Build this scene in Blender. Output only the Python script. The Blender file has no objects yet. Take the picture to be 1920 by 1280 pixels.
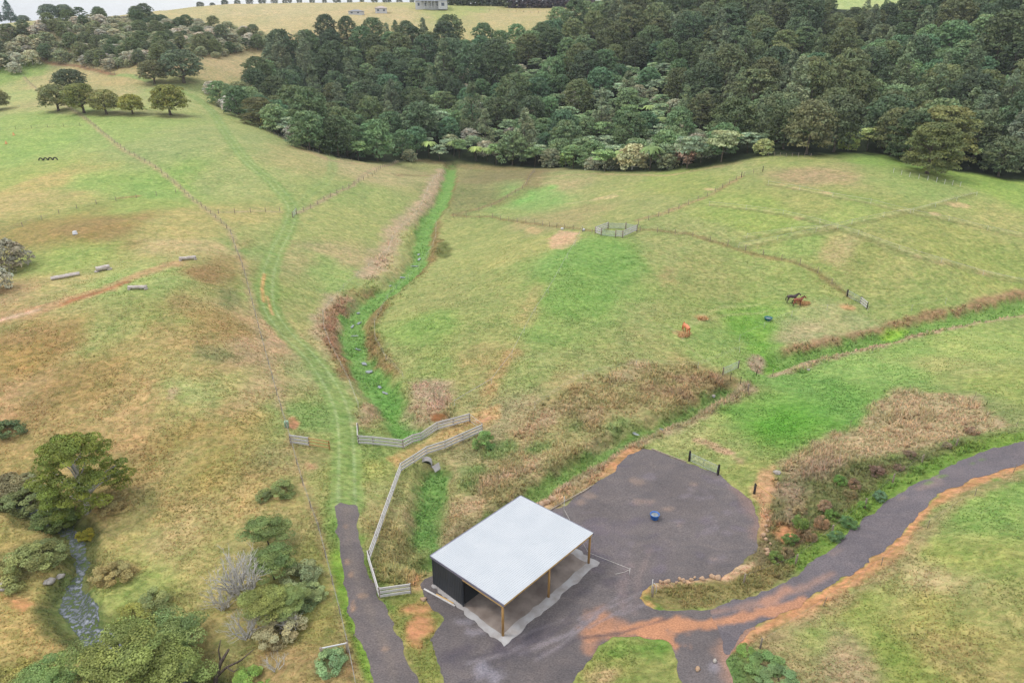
import bpy, bmesh, math, random
import numpy as np
from mathutils import Vector, Matrix

random.seed(7)
RNG = np.random.default_rng(11)
R = math.radians
SC = bpy.context.scene
COL = SC.collection

# ------------------------------------------------------------------ camera, sky, sun, exposure
FPX, PITCH, CAMH = 1281.0, 24.0, 46.0
cam_d = bpy.data.cameras.new('camera')
cam_d.sensor_width = 36.0
cam_d.lens = 36.0 * FPX / 1920.0
cam_d.clip_start = 0.5
cam_d.clip_end = 6000
cam = bpy.data.objects.new('camera', cam_d)
COL.objects.link(cam)
cam.location = (0, 0, CAMH)
cam.rotation_euler = (R(90 - PITCH), 0, 0)
SC.camera = cam

SUN_EL, SUN_AZ = R(56), R(-88)
world = bpy.data.worlds.new('World')
SC.world = world
world.use_nodes = True
wn, wl = world.node_tree.nodes, world.node_tree.links
wn.clear()
w_out = wn.new('ShaderNodeOutputWorld')
w_bg = wn.new('ShaderNodeBackground')
w_sky = wn.new('ShaderNodeTexSky')
w_sky.sky_type = 'NISHITA'
w_sky.sun_disc = False
w_sky.sun_elevation = SUN_EL
w_sky.sun_rotation = SUN_AZ
w_tc = wn.new('ShaderNodeTexCoord')
w_mp = wn.new('ShaderNodeMapping')
w_mp.inputs['Scale'].default_value = (1.0, 1.0, 4.0)
w_no = wn.new('ShaderNodeTexNoise')
w_no.inputs['Scale'].default_value = 3.0
w_no.inputs['Detail'].default_value = 6.0
w_cr = wn.new('ShaderNodeValToRGB')
w_cr.color_ramp.elements[0].position = 0.3
w_cr.color_ramp.elements[0].color = (5.9, 6.2, 6.7, 1)
w_cr.color_ramp.elements[1].position = 0.7
w_cr.color_ramp.elements[1].color = (7.3, 7.4, 7.5, 1)
w_mix = wn.new('ShaderNodeMixRGB')
w_mix.inputs[0].default_value = 0.92
wl.new(w_tc.outputs['Generated'], w_mp.inputs['Vector'])
wl.new(w_mp.outputs[0], w_no.inputs['Vector'])
wl.new(w_no.outputs['Fac'], w_cr.inputs[0])
wl.new(w_sky.outputs[0], w_mix.inputs[1])
w_sep = wn.new('ShaderNodeSeparateXYZ')
w_gr = wn.new('ShaderNodeMapRange')      # overcast sky: brighter overhead than at the horizon
w_gr.inputs['From Min'].default_value = 0.0
w_gr.inputs['From Max'].default_value = 1.0
w_gr.inputs['To Min'].default_value = 0.9
w_gr.inputs['To Max'].default_value = 2.0
w_mul = wn.new('ShaderNodeMixRGB')
w_mul.blend_type = 'MULTIPLY'
w_mul.inputs[0].default_value = 1.0
wl.new(w_tc.outputs['Generated'], w_sep.inputs[0])
wl.new(w_sep.outputs['Z'], w_gr.inputs['Value'])
wl.new(w_cr.outputs[0], w_mul.inputs[1])
wl.new(w_gr.outputs[0], w_mul.inputs[2])
wl.new(w_mul.outputs[0], w_mix.inputs[2])
wl.new(w_mix.outputs[0], w_bg.inputs['Color'])
w_bg.inputs['Strength'].default_value = 0.10
wl.new(w_bg.outputs[0], w_out.inputs['Surface'])

sun_d = bpy.data.lights.new('sun', 'SUN')
sun_d.energy = 1.3
sun_d.angle = R(11)
sun_d.color = (1.0, 0.95, 0.87)
sun = bpy.data.objects.new('sun', sun_d)
COL.objects.link(sun)
sdir = Vector((math.sin(SUN_AZ) * math.cos(SUN_EL), math.cos(SUN_AZ) * math.cos(SUN_EL), math.sin(SUN_EL)))
sun.rotation_euler = sdir.to_track_quat('Z', 'Y').to_euler()
sun.location = (0, 0, 300)

SC.view_settings.view_transform = 'Standard'
SC.view_settings.look = 'None'
SC.view_settings.gamma = 1.0
SC.view_settings.use_curve_mapping = False
SC.view_settings.exposure = 0.5
SC.cycles.max_bounces = 5
SC.cycles.diffuse_bounces = 3
SC.cycles.glossy_bounces = 2
SC.cycles.transmission_bounces = 3
SC.cycles.use_adaptive_sampling = True
SC.cycles.adaptive_threshold = 0.02

# ------------------------------------------------------------------ helpers
KALB = 0.62          # display colour -> albedo


def lin(c):
    c = np.asarray(c, float) / 255.0
    return np.where(c <= 0.04045, c / 12.92, ((c + 0.055) / 1.055) ** 2.4)


def alb(c):
    return lin(c) * KALB


def pal(c):
    """cover colour: the sward's own muted tone"""
    c = np.asarray(c, float)
    m = c @ np.array([.3, .55, .15])
    return alb(np.clip((c * .78 + m[..., None] * .22) * np.array([1.07, 1.06, 1.10]), 0, 250))


def A4(c):
    a = alb(c)
    return (float(a[0]), float(a[1]), float(a[2]), 1.0)


def hash2(ix, iy, s):
    h = (ix.astype(np.int64) * 374761393 + iy.astype(np.int64) * 668265263 + s * 1274126177) & 0xFFFFFFFF
    h = ((h ^ (h >> 13)) * 1103515245) & 0xFFFFFFFF
    h = ((h ^ (h >> 16)) * 2654435761) & 0xFFFFFFFF
    return (h & 0xFFFFFF) / float(0xFFFFFF)


def vnoise(x, y, s=0):
    ix, iy = np.floor(x), np.floor(y)
    fx, fy = x - ix, y - iy
    fx = fx * fx * (3 - 2 * fx)
    fy = fy * fy * (3 - 2 * fy)
    a, b = hash2(ix, iy, s), hash2(ix + 1, iy, s)
    c, d = hash2(ix, iy + 1, s), hash2(ix + 1, iy + 1, s)
    return (a + (b - a) * fx + (c - a) * fy + (a - b - c + d) * fx * fy) * 2 - 1


def fbm(x, y, s=0, o=4):
    t, a, f = 0, 1.0, 1.0
    for k in range(o):
        ca, sa = math.cos(.7 + 1.1 * k), math.sin(.7 + 1.1 * k)     # each octave turned, so no grid shows
        t = t + a * vnoise((x * ca + y * sa) * f + 17.3 * k, (y * ca - x * sa) * f - 9.1 * k, s + k)
        a *= 0.5
        f *= 2.03
    return t


def sstep(a, b, x):
    t = np.clip((x - a) / (b - a), 0, 1)
    return t * t * (3 - 2 * t)


def mesh_np(name, V, F, colors=None, smooth=False, mat=None):
    """V (n,3); F list of (m,k) index arrays; colors (n,3) point attribute 'Cover'."""
    me = bpy.data.meshes.new(name)
    V = np.asarray(V, np.float32)
    me.vertices.add(len(V))
    me.vertices.foreach_set('co', V.ravel())
    idx, start, p = [], [], 0
    for f in F:
        f = np.asarray(f, np.int32)
        if f.size == 0:
            continue
        k = f.shape[1]
        idx.append(f.ravel())
        start.append(p + np.arange(len(f)) * k)
        p += f.size
    idx = np.concatenate(idx)
    start = np.concatenate(start).astype(np.int32)
    me.loops.add(len(idx))
    me.loops.foreach_set('vertex_index', idx)
    me.polygons.add(len(start))
    me.polygons.foreach_set('loop_start', start)
    if smooth:
        me.polygons.foreach_set('use_smooth', np.ones(len(start), bool))
    if colors is not None:
        at_ = me.attributes.new('Cover', 'FLOAT_COLOR', 'POINT')
        c4 = np.ones((len(V), 4), np.float32)
        c4[:, :3] = colors
        at_.data.foreach_set('color', c4.ravel())
    me.update(calc_edges=True)
    me.validate()
    if mat:
        me.materials.append(mat)
    return me


def link(name, me, parent=None, loc=None):
    o = bpy.data.objects.new(name, me)
    COL.objects.link(o)
    if parent:
        o.parent = parent
    if loc is not None:
        o.location = loc
    return o


def tag(o, label, cat=None, group=None, kind=None):
    if label:
        o['label'] = label
    if cat:
        o['category'] = cat
    if group:
        o['group'] = group
    if kind:
        o['kind'] = kind
    return o


def empty(name, loc, rz=0.0):
    o = bpy.data.objects.new(name, None)
    o.empty_display_size = 0.3
    COL.objects.link(o)
    o.location = loc
    o.rotation_euler = (0, 0, rz)
    return o


def copy_thing(src, loc, rz=0, sc=1.0, label=None):
    r = src.copy()
    COL.objects.link(r)
    r.location = loc
    r.rotation_euler = (0, 0, rz)
    r.scale = (sc, sc, sc) if not hasattr(sc, '__len__') else sc
    if label:
        r['label'] = label
    for ch in src.children:
        c = ch.copy()
        COL.objects.link(c)
        c.parent = r
        for g in ch.children:
            d = g.copy()
            COL.objects.link(d)
            d.parent = c
    return r


class MB:
    """collects boxes, bars and tubes into one mesh"""

    def __init__(self):
        self.v, self.f = [], []

    def add(self, vs, fs):
        n = len(self.v)
        self.v += [tuple(v) for v in vs]
        self.f += [tuple(i + n for i in f) for f in fs]

    def box(self, c, s, rz=0.0, M=None):
        hx, hy, hz = s[0] / 2, s[1] / 2, s[2] / 2
        vs = [Vector((x, y, z)) for z in (-hz, hz) for x, y in ((-hx, -hy), (hx, -hy), (hx, hy), (-hx, hy))]
        M = M or Matrix.Rotation(rz, 3, 'Z')
        vs = [M @ v + Vector(c) for v in vs]
        self.add(vs, [(3, 2, 1, 0), (4, 5, 6, 7), (0, 1, 5, 4), (1, 2, 6, 5), (2, 3, 7, 6), (3, 0, 4, 7)])

    def bar(self, p, q, w, h, up=(0, 0, 1)):
        """rectangular bar from p to q, w across, h along up"""
        p, q = Vector(p), Vector(q)
        d = (q - p)
        if d.length < 1e-6:
            return
        d.normalize()
        u = Vector(up)
        s = d.cross(u)
        if s.length < 1e-4:
            s = d.cross(Vector((1, 0, 0)))
        s.normalize()
        u = s.cross(d)
        vs = []
        for e in (p, q):
            for a, b in ((-1, -1), (1, -1), (1, 1), (-1, 1)):
                vs.append(e + s * (a * w / 2) + u * (b * h / 2))
        self.add(vs, [(3, 2, 1, 0), (4, 5, 6, 7), (0, 1, 5, 4), (1, 2, 6, 5), (2, 3, 7, 6), (3, 0, 4, 7)])

    def tube(self, pts, rs, n=8, cap=True):
        pts = [Vector(p) for p in pts]
        if not hasattr(rs, '__len__'):
            rs = [rs] * len(pts)
        base = len(self.v)
        for i, p in enumerate(pts):
            a = pts[max(0, i - 1)]
            b = pts[min(len(pts) - 1, i + 1)]
            d = (b - a)
            d = d.normalized() if d.length > 1e-9 else Vector((0, 0, 1))
            ref = Vector((0, 0, 1)) if abs(d.z) < 0.9 else Vector((1, 0, 0))
            s = d.cross(ref).normalized()
            t = s.cross(d)
            for k in range(n):
                a_ = 2 * math.pi * k / n
                self.v.append(tuple(p + (s * math.cos(a_) + t * math.sin(a_)) * rs[i]))
        for i in range(len(pts) - 1):
            for k in range(n):
                a0 = base + i * n + k
                a1 = base + i * n + (k + 1) % n
                self.f.append((a0, a1, a1 + n, a0 + n))
        if cap:
            self.f.append(tuple(base + k for k in reversed(range(n))))
            e = base + (len(pts) - 1) * n
            self.f.append(tuple(e + k for k in range(n)))

    def lathe(self, prof, n=20, c=(0, 0, 0)):
        base = len(self.v)
        for r, z in prof:
            for k in range(n):
                a = 2 * math.pi * k / n
                self.v.append((c[0] + r * math.cos(a), c[1] + r * math.sin(a), c[2] + z))
        for i in range(len(prof) - 1):
            for k in range(n):
                a0 = base + i * n + k
                a1 = base + i * n + (k + 1) % n
                self.f.append((a0, a1, a1 + n, a0 + n))

    def rock(self, c, s, seed):
        bm = bmesh.new()
        bmesh.ops.create_icosphere(bm, subdivisions=2, radius=1.0)
        rn = random.Random(seed)
        ph = [rn.uniform(0, 6) for _ in range(6)]
        rot = Matrix.Rotation(rn.uniform(0, 6.28), 3, 'Z')
        for v in bm.verts:
            d = 1 + 0.2 * math.sin(3 * v.co.x + ph[0]) * math.sin(2.5 * v.co.y + ph[1]) + 0.13 * math.sin(5 * v.co.z + ph[2] + 4 * v.co.x)
            v.co *= d
        vs = [rot @ Vector((v.co.x * s[0], v.co.y * s[1], v.co.z * s[2])) + Vector(c) for v in bm.verts]
        bm.verts.index_update()
        self.add(vs, [[v.index for v in f.verts] for f in bm.faces])
        bm.free()

    def mesh(self, name, mat, smooth=False, bevel=0.0):
        me = bpy.data.meshes.new(name)
        me.from_pydata(self.v, [], self.f)
        me.update()
        if bevel:
            bm = bmesh.new()
            bm.from_mesh(me)
            bmesh.ops.bevel(bm, geom=[e for e in bm.edges], offset=bevel, segments=1, affect='EDGES', clamp_overlap=True)
            bm.to_mesh(me)
            bm.free()
        if smooth:
            me.polygons.foreach_set('use_smooth', [True] * len(me.polygons))
        if mat:
            me.materials.append(mat)
        return me

    def build(self, name, mat, parent=None, smooth=False, bevel=0.0, loc=None):
        return link(name, self.mesh(name, mat, smooth, bevel), parent, loc)


# ------------------------------------------------------------------ materials
def new_mat(name):
    m = bpy.data.materials.new(name)
    m.use_nodes = True
    nt = m.node_tree
    return m, nt, nt.nodes, nt.links, nt.nodes['Principled BSDF']


def noise_mat(name, c1, c2, scale=4.0, rough=0.7, bump=0.0, metal=0.0, spec=0.3, stretch=(1, 1, 1), detail=5.0, p0=0.35, p1=0.65, bscale=None):
    """object-space noise between two base colours, optional bump"""
    m, nt, n, l, b = new_mat(name)
    tc = n.new('ShaderNodeTexCoord')
    mp = n.new('ShaderNodeMapping')
    mp.inputs['Scale'].default_value = stretch
    l.new(tc.outputs['Object'], mp.inputs['Vector'])
    no = n.new('ShaderNodeTexNoise')
    no.inputs['Scale'].default_value = scale
    no.inputs['Detail'].default_value = detail
    l.new(mp.outputs[0], no.inputs['Vector'])
    cr = n.new('ShaderNodeValToRGB')
    cr.color_ramp.elements[0].position = p0
    cr.color_ramp.elements[0].color = A4(c1)
    cr.color_ramp.elements[1].position = p1
    cr.color_ramp.elements[1].color = A4(c2)
    l.new(no.outputs['Fac'], cr.inputs[0])
    l.new(cr.outputs[0], b.inputs['Base Color'])
    b.inputs['Roughness'].default_value = rough
    b.inputs['Metallic'].default_value = metal
    b.inputs['Specular IOR Level'].default_value = spec
    if bump:
        bn = n.new('ShaderNodeBump')
        bn.inputs['Strength'].default_value = bump
        bn.inputs['Distance'].default_value = 0.05
        if bscale:
            n2 = n.new('ShaderNodeTexNoise')
            n2.inputs['Scale'].default_value = bscale
            n2.inputs['Detail'].default_value = 4
            l.new(mp.outputs[0], n2.inputs['Vector'])
            l.new(n2.outputs['Fac'], bn.inputs['Height'])
        else:
            l.new(no.outputs['Fac'], bn.inputs['Height'])
        l.new(bn.outputs[0], b.inputs['Normal'])
    return m


def cover_mat(name, fine, mid, var=0.35, bump=0.6, rough=0.9, warm=(1.2, 1.1, 1.0), cool=(0.82, 0.9, 0.82), bdist=0.15, spec=0.1, clump=0.0):
    """surface whose base colour is the 'Cover' attribute broken up by several scales of world-space noise"""
    m, nt, n, l, b = new_mat(name)
    at_ = n.new('ShaderNodeAttribute')
    at_.attribute_name = 'Cover'
    ge = n.new('ShaderNodeNewGeometry')
    n1 = n.new('ShaderNodeTexNoise')
    n1.inputs['Scale'].default_value = fine
    n1.inputs['Detail'].default_value = 6
    n1.inputs['Roughness'].default_value = 0.65
    n2 = n.new('ShaderNodeTexNoise')
    n2.inputs['Scale'].default_value = mid
    n2.inputs['Detail'].default_value = 7
    n2.inputs['Roughness'].default_value = 0.68
    n2.inputs['Distortion'].default_value = 0.6
    mp = n.new('ShaderNodeMapping')
    mp.inputs['Rotation'].default_value = (0, 0, 0.5)
    mp.inputs['Scale'].default_value = (0.8, 1.2, 1.0)
    l.new(ge.outputs['Position'], mp.inputs['Vector'])
    l.new(mp.outputs[0], n1.inputs['Vector'])
    l.new(mp.outputs[0], n2.inputs['Vector'])

    def mul(col_a, col_b):
        x = n.new('ShaderNodeMixRGB')
        x.blend_type = 'MULTIPLY'
        x.inputs[0].default_value = 1.0
        l.new(col_a, x.inputs[1])
        l.new(col_b, x.inputs[2])
        return x.outputs[0]

    def ramp(src, lo, hi, p0, p1):
        cr = n.new('ShaderNodeValToRGB')
        cr.color_ramp.elements[0].position = p0
        cr.color_ramp.elements[0].color = (*lo, 1)
        cr.color_ramp.elements[1].position = p1
        cr.color_ramp.elements[1].color = (*hi, 1)
        l.new(src, cr.inputs[0])
        return cr.outputs[0]

    v = var
    r1 = ramp(n1.outputs['Fac'], tuple(1 - v * 1.1 for _ in range(3)), tuple(1 + v for _ in range(3)), 0.3, 0.7)
    r2 = ramp(n2.outputs['Fac'], cool, warm, 0.35, 0.65)
    c = mul(mul(at_.outputs['Color'], r1), r2)
    if clump:                         # straw and green sprigs lying in drifts
        n3 = n.new('ShaderNodeTexNoise')
        n3.inputs['Scale'].default_value = clump
        n3.inputs['Detail'].default_value = 9
        n3.inputs['Roughness'].default_value = 0.74
        n3.inputs['Distortion'].default_value = 1.1
        mp3 = n.new('ShaderNodeMapping')
        mp3.inputs['Rotation'].default_value = (0, 0, -0.35)
        mp3.inputs['Scale'].default_value = (0.75, 1.3, 1.0)
        l.new(ge.outputs['Position'], mp3.inputs['Vector'])
        l.new(mp3.outputs[0], n3.inputs['Vector'])
        c = mul(c, ramp(n3.outputs['Fac'], (.74, .86, .70), (1.24, 1.15, 1.16), .40, .60))
    l.new(c, b.inputs['Base Color'])
    b.inputs['Roughness'].default_value = rough
    b.inputs['Specular IOR Level'].default_value = spec
    ad = n.new('ShaderNodeMath')
    ad.operation = 'ADD'
    l.new(n1.outputs['Fac'], ad.inputs[0])
    l.new(n2.outputs['Fac'], ad.inputs[1])
    bn = n.new('ShaderNodeBump')
    bn.inputs['Strength'].default_value = bump
    bn.inputs['Distance'].default_value = bdist
    l.new(ad.outputs[0], bn.inputs['Height'])
    l.new(bn.outputs[0], b.inputs['Normal'])
    return m


def leaf_mat(name, use_obj=True, trans=0.2, lift=0.0):
    m, nt, n, l, b = new_mat(name)
    at_ = n.new('ShaderNodeAttribute')
    at_.attribute_name = 'Cover'
    src = at_.outputs['Color']
    if use_obj:
        oi = n.new('ShaderNodeObjectInfo')
        mx = n.new('ShaderNodeMixRGB')
        mx.blend_type = 'MULTIPLY'
        mx.inputs[0].default_value = 1
        l.new(oi.outputs['Color'], mx.inputs[1])
        l.new(src, mx.inputs[2])
        src = mx.outputs[0]
    l.new(src, b.inputs['Base Color'])
    b.inputs['Roughness'].default_value = 0.65
    b.inputs['Specular IOR Level'].default_value = 0.25
    tr = n.new('ShaderNodeBsdfTranslucent')
    l.new(src, tr.inputs['Color'])
    if lift:                          # soft sward shading: normals leaned towards the sky
        ge = n.new('ShaderNodeNewGeometry')
        vm = n.new('ShaderNodeVectorMath')
        vm.operation = 'MULTIPLY_ADD'
        vm.inputs[1].default_value = (1 - lift,) * 3
        vm.inputs[2].default_value = (0, 0, lift)
        vn = n.new('ShaderNodeVectorMath')
        vn.operation = 'NORMALIZE'
        l.new(ge.outputs['Normal'], vm.inputs[0])
        l.new(vm.outputs[0], vn.inputs[0])
        l.new(vn.outputs[0], b.inputs['Normal'])
    ms = n.new('ShaderNodeMixShader')
    ms.inputs[0].default_value = trans
    l.new(b.outputs[0], ms.inputs[1])
    l.new(tr.outputs[0], ms.inputs[2])
    l.new(ms.outputs[0], n['Material Output'].inputs['Surface'])
    return m


M_GROUND = cover_mat('pasture', 1.5, 0.3, 0.34, 0.8, warm=(1.13, 1.07, 1.0), cool=(0.88, 0.93, 0.88), clump=.8)
M_GRAVEL = cover_mat('gravel', 8.0, 0.5, 0.34, 0.6, warm=(1.13, 1.09, 1.06), cool=(0.86, 0.87, 0.89), bdist=0.04)
M_LEAF = leaf_mat('foliage')
M_BLADE = leaf_mat('grass_blades', False, 0.5, 0.75)
M_BARK = noise_mat('bark', (95, 82, 70), (135, 122, 108), 6, 0.9, 0.6, stretch=(1, 1, 0.25))
M_PALEBARK = noise_mat('pale_bark', (205, 198, 190), (240, 236, 230), 6, 0.85, 0.4, stretch=(1, 1, 0.3))
M_DARKBARK = noise_mat('dark_bark', (75, 66, 60), (120, 105, 92), 8, 0.9, 0.6, stretch=(1, 1, 0.25))
M_POST = noise_mat('weathered_post', (150, 136, 120), (188, 172, 154), 5, 0.9, 0.3, stretch=(1, 1, 0.2))
M_GREYPOST = noise_mat('dark_post', (52, 48, 48), (78, 72, 68), 5, 0.85, 0.3, stretch=(1, 1, 0.2))
M_RAIL = noise_mat('grey_rail_timber', (214, 208, 204), (238, 235, 232), 3, 0.8, 0.2, stretch=(1, 1, 4))
M_NEWRAIL = noise_mat('new_rail_timber', (222, 178, 110), (236, 196, 134), 3, 0.7, 0.2)
M_PINE = noise_mat('treated_pine', (168, 128, 74), (200, 158, 100), 5, 0.75, 0.25, stretch=(1, 1, 0.15))
M_WIRE = noise_mat('galvanised_wire', (150, 148, 142), (172, 170, 165), 3, 0.5, 0, 0.3)
M_TAPE = noise_mat('white_tape', (214, 208, 196), (232, 228, 220), 2, 0.7)
M_WHITEPOST = noise_mat('white_plastic', (226, 224, 218), (240, 238, 234), 3, 0.5)
M_GALV = noise_mat('galvanised_pipe', (190, 204, 194), (214, 222, 216), 3, 0.5)
M_LOG = noise_mat('bleached_log', (205, 190, 182), (232, 222, 216), 3, 0.85, 0.4, stretch=(0.3, 1, 1))
M_ROCK = noise_mat('pale_rock', (184, 146, 114), (214, 186, 158), 2.2, 0.9, 0.6)
M_GREYROCK = noise_mat('grey_rock', (170, 160, 150), (215, 208, 200), 2.5, 0.9, 0.6)
M_HAY = noise_mat('hay', (226, 170, 116), (245, 205, 150), 6, 0.95, 0.8)
M_TYRE = noise_mat('tyre_rubber', (48, 46, 46), (70, 68, 66), 6, 0.8, 0.2)
M_CONC = noise_mat('concrete', (176, 168, 164), (205, 202, 202), 0.9, 0.9, 0.2, detail=8, bscale=12)
M_DIRT = noise_mat('dusty_floor', (138, 124, 116), (176, 162, 152), 0.7, 0.95, 0.3, detail=8, bscale=8)
M_BLUE = noise_mat('blue_plastic', (40, 110, 200), (60, 130, 215), 3, 0.4, 0, spec=0.5)
M_TEAL = noise_mat('teal_plastic', (10, 110, 120), (20, 130, 140), 3, 0.4, 0, spec=0.5)
M_ORANGE = noise_mat('orange_plastic', (226, 160, 90), (236, 176, 110), 3, 0.5)
M_WHITEPAINT = noise_mat('white_paint', (228, 228, 230), (240, 240, 242), 2, 0.6)
M_GLASS = noise_mat('dark_window', (70, 80, 95), (95, 105, 120), 2, 0.15, spec=0.8)
M_SLATE = noise_mat('grey_roofing', (140, 142, 152), (165, 168, 178), 2, 0.6)


def water_mat():
    m, nt, n, l, b = new_mat('stream_water')
    ge = n.new('ShaderNodeNewGeometry')
    no = n.new('ShaderNodeTexNoise')
    no.inputs['Scale'].default_value = 2.4
    no.inputs['Detail'].default_value = 8
    no.inputs['Roughness'].default_value = 0.7
    l.new(ge.outputs['Position'], no.inputs['Vector'])
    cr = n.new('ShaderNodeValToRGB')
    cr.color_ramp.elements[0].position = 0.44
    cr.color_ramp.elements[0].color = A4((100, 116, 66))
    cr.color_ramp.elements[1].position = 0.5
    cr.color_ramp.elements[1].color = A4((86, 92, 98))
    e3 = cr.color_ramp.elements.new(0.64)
    e3.color = A4((150, 156, 166))  # pale glints and foam, painted into the water's base colour
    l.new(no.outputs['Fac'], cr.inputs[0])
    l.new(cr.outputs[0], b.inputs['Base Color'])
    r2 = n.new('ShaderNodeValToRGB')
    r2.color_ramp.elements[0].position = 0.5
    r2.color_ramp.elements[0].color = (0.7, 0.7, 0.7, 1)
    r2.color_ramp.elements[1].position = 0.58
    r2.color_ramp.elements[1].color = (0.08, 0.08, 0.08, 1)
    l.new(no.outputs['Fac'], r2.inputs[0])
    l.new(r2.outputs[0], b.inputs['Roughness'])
    r3 = n.new('ShaderNodeMapRange')
    r3.inputs['From Min'].default_value = .5
    r3.inputs['From Max'].default_value = .58
    r3.inputs['To Min'].default_value = .05
    r3.inputs['To Max'].default_value = 1.0
    l.new(no.outputs['Fac'], r3.inputs['Value'])
    l.new(r3.outputs[0], b.inputs['Specular IOR Level'])
    n2 = n.new('ShaderNodeTexNoise')
    n2.inputs['Scale'].default_value = 4
    l.new(ge.outputs['Position'], n2.inputs['Vector'])
    bn = n.new('ShaderNodeBump')
    bn.inputs['Strength'].default_value = 0.5
    bn.inputs['Distance'].default_value = 0.06
    l.new(n2.outputs['Fac'], bn.inputs['Height'])
    l.new(bn.outputs[0], b.inputs['Normal'])
    return m


M_WATER = water_mat()

# ------------------------------------------------------------------ terrain
PF = np.array([0, math.cos(R(PITCH)), -math.sin(R(PITCH))])
PU = np.array([0, math.sin(R(PITCH)), math.cos(R(PITCH))])
PR = np.array([1.0, 0, 0])
ORI = np.array([0, 0, CAMH])


def ray(px, py):
    px, py = np.asarray(px, float), np.asarray(py, float)
    d = PF + ((px - 960) / FPX)[..., None] * PR - ((py - 640) / FPX)[..., None] * PU
    return d


CTRL = []


def cz(*pts):       # seen point of known height
    for px, py, z in pts:
        d = ray(px, py)
        t = (z - CAMH) / d[2]
        CTRL.append((d[0] * t, d[1] * t, z))


def cd(*pts):       # seen point at known distance
    for px, py, dist in pts:
        d = ray(px, py)
        t = dist / math.hypot(d[0], d[1])
        CTRL.append((d[0] * t, d[1] * t, CAMH + d[2] * t))


def azim(px, dist):  # point in the direction of column px at a distance
    a = math.atan2((px - 960), 1402.0)
    return dist * math.sin(a), dist * math.cos(a)


def cw(*pts):
    for px, dist, z in pts:
        x, y = azim(px, dist)
        CTRL.append((x, y, z))


cz((900, 1150, 0), (1200, 1000, 0), (1300, 900, .2), (1150, 850, 0), (1400, 1000, .3), (1100, 1250, 0), (1350, 1200, .5), (960, 1000, 0), (830, 1100, 0),
   (650, 950, .5), (680, 1080, .3), (760, 1270, .2), (1550, 1080, 1.2), (1700, 960, 2), (1850, 870, 2.8), (1910, 840, 3.2),
   (1800, 1150, 3), (1500, 1260, 1.2), (1900, 1000, 4.5), (1900, 1270, 3.2), (1700, 760, 2), (1600, 850, 1.7), (1480, 890, 1.2),
   (1350, 800, .3), (1600, 680, .9), (1880, 680, 2.6), (1380, 715, .5), (1650, 620, 1), (1900, 570, 1.8), (1000, 920, -.3),
   (1100, 600, 4.3), (900, 550, 4.3), (800, 600, 3.2), (1250, 620, 3.2), (1000, 480, 7.6), (1150, 435, 9), (900, 680, 2), (1050, 700, 2.3),
   (1400, 560, 3.5), (1490, 570, 3.3), (1300, 400, 11), (1500, 340, 15), (1450, 293, 17), (1620, 288, 16.5), (1750, 335, 15), (1900, 350, 12.5),
   (1700, 450, 10), (1850, 480, 7), (1600, 500, 6.8), (1150, 320, 9.5), (1250, 308, 11.5), (1000, 330, 6.5),
   (840, 320, 2.2), (800, 420, 1.5), (770, 500, 1), (680, 590, .3), (700, 680, 0), (760, 790, -.2), (800, 950, -.8), (770, 1050, -.8),
   (600, 480, 5), (560, 560, 4), (640, 430, 6), (720, 370, 6.5), (620, 650, 1.7), (650, 800, .8), (560, 400, 8.5), (500, 480, 6.3), (540, 640, 3),
   (560, 272, 13.5), (680, 306, 9), (790, 330, 5.2), (430, 212, 19.5), (480, 240, 17), (400, 300, 16), (330, 215, 21), (280, 150, 29), (200, 215, 21.5),
   (90, 297, 15), (20, 200, 21), (0, 300, 14), (80, 115, 35), (215, 140, 30.5),
   (340, 360, 11), (430, 435, 9.3), (250, 400, 11), (120, 430, 11), (20, 480, 8), (190, 505, 9.3), (350, 487, 10), (450, 520, 8), (0, 540, 8.6), (100, 600, 8.6),
   (300, 600, 8.6), (420, 620, 7.2), (60, 700, 4.7), (250, 720, 5), (450, 740, 4.2), (30, 800, 1.6), (300, 850, 1.6), (450, 880, 1.7), (520, 760, 2.7),
   (540, 900, 1.3), (590, 1000, .9), (400, 960, .3), (250, 980, -.5), (60, 900, -.1), (150, 960, -.8), (60, 1000, -.5), (20, 1100, -1), (60, 1200, -.9),
   (250, 1060, -.9), (400, 1100, -.7), (300, 1230, -1.6), (500, 1150, 0), (600, 1200, .6), (560, 1270, .4), (450, 1270, -.5), (150, 1270, -1.3))
cd((100, 62, 450), (0, 62, 470), (250, 95, 410), (400, 75, 430), (330, 112, 375), (350, 50, 465), (500, 30, 480), (280, 28, 510), (400, 10, 545), (600, 6, 560),
   (150, 40, 490), (30, 45, 540), (700, 30, 460), (810, 18, 480), (950, 28, 470), (1050, 22, 475), (1620, 18, 480), (1000, 45, 425), (640, 45, 430), (1900, 12, 500), (1620, -34, 560), (1540, -30, 560), (1710, -34, 560))
cw((600, 285, 7), (600, 320, 12), (600, 360, 24), (600, 400, 36), (450, 320, 18), (450, 360, 27), (450, 400, 37), (760, 262, 4.5), (760, 300, 10),
   (900, 262, 4), (900, 290, 9), (900, 320, 16), (900, 360, 28), (900, 400, 40), (1200, 240, 8), (1200, 270, 13), (1200, 310, 24), (1200, 360, 40), (1200, 420, 55),
   (1500, 222, 17), (1500, 260, 21), (1500, 300, 31), (1500, 350, 45), (1500, 410, 58), (1800, 230, 15), (1800, 262, 20), (1800, 300, 31), (1800, 350, 46), (1800, 420, 58),
   (2150, 260, 20), (2150, 330, 40), (2150, 420, 58), (700, 800, 45), (1300, 800, 70), (100, 800, 30), (1900, 800, 70), (250, 640, 45), (0, 640, 36))
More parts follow.
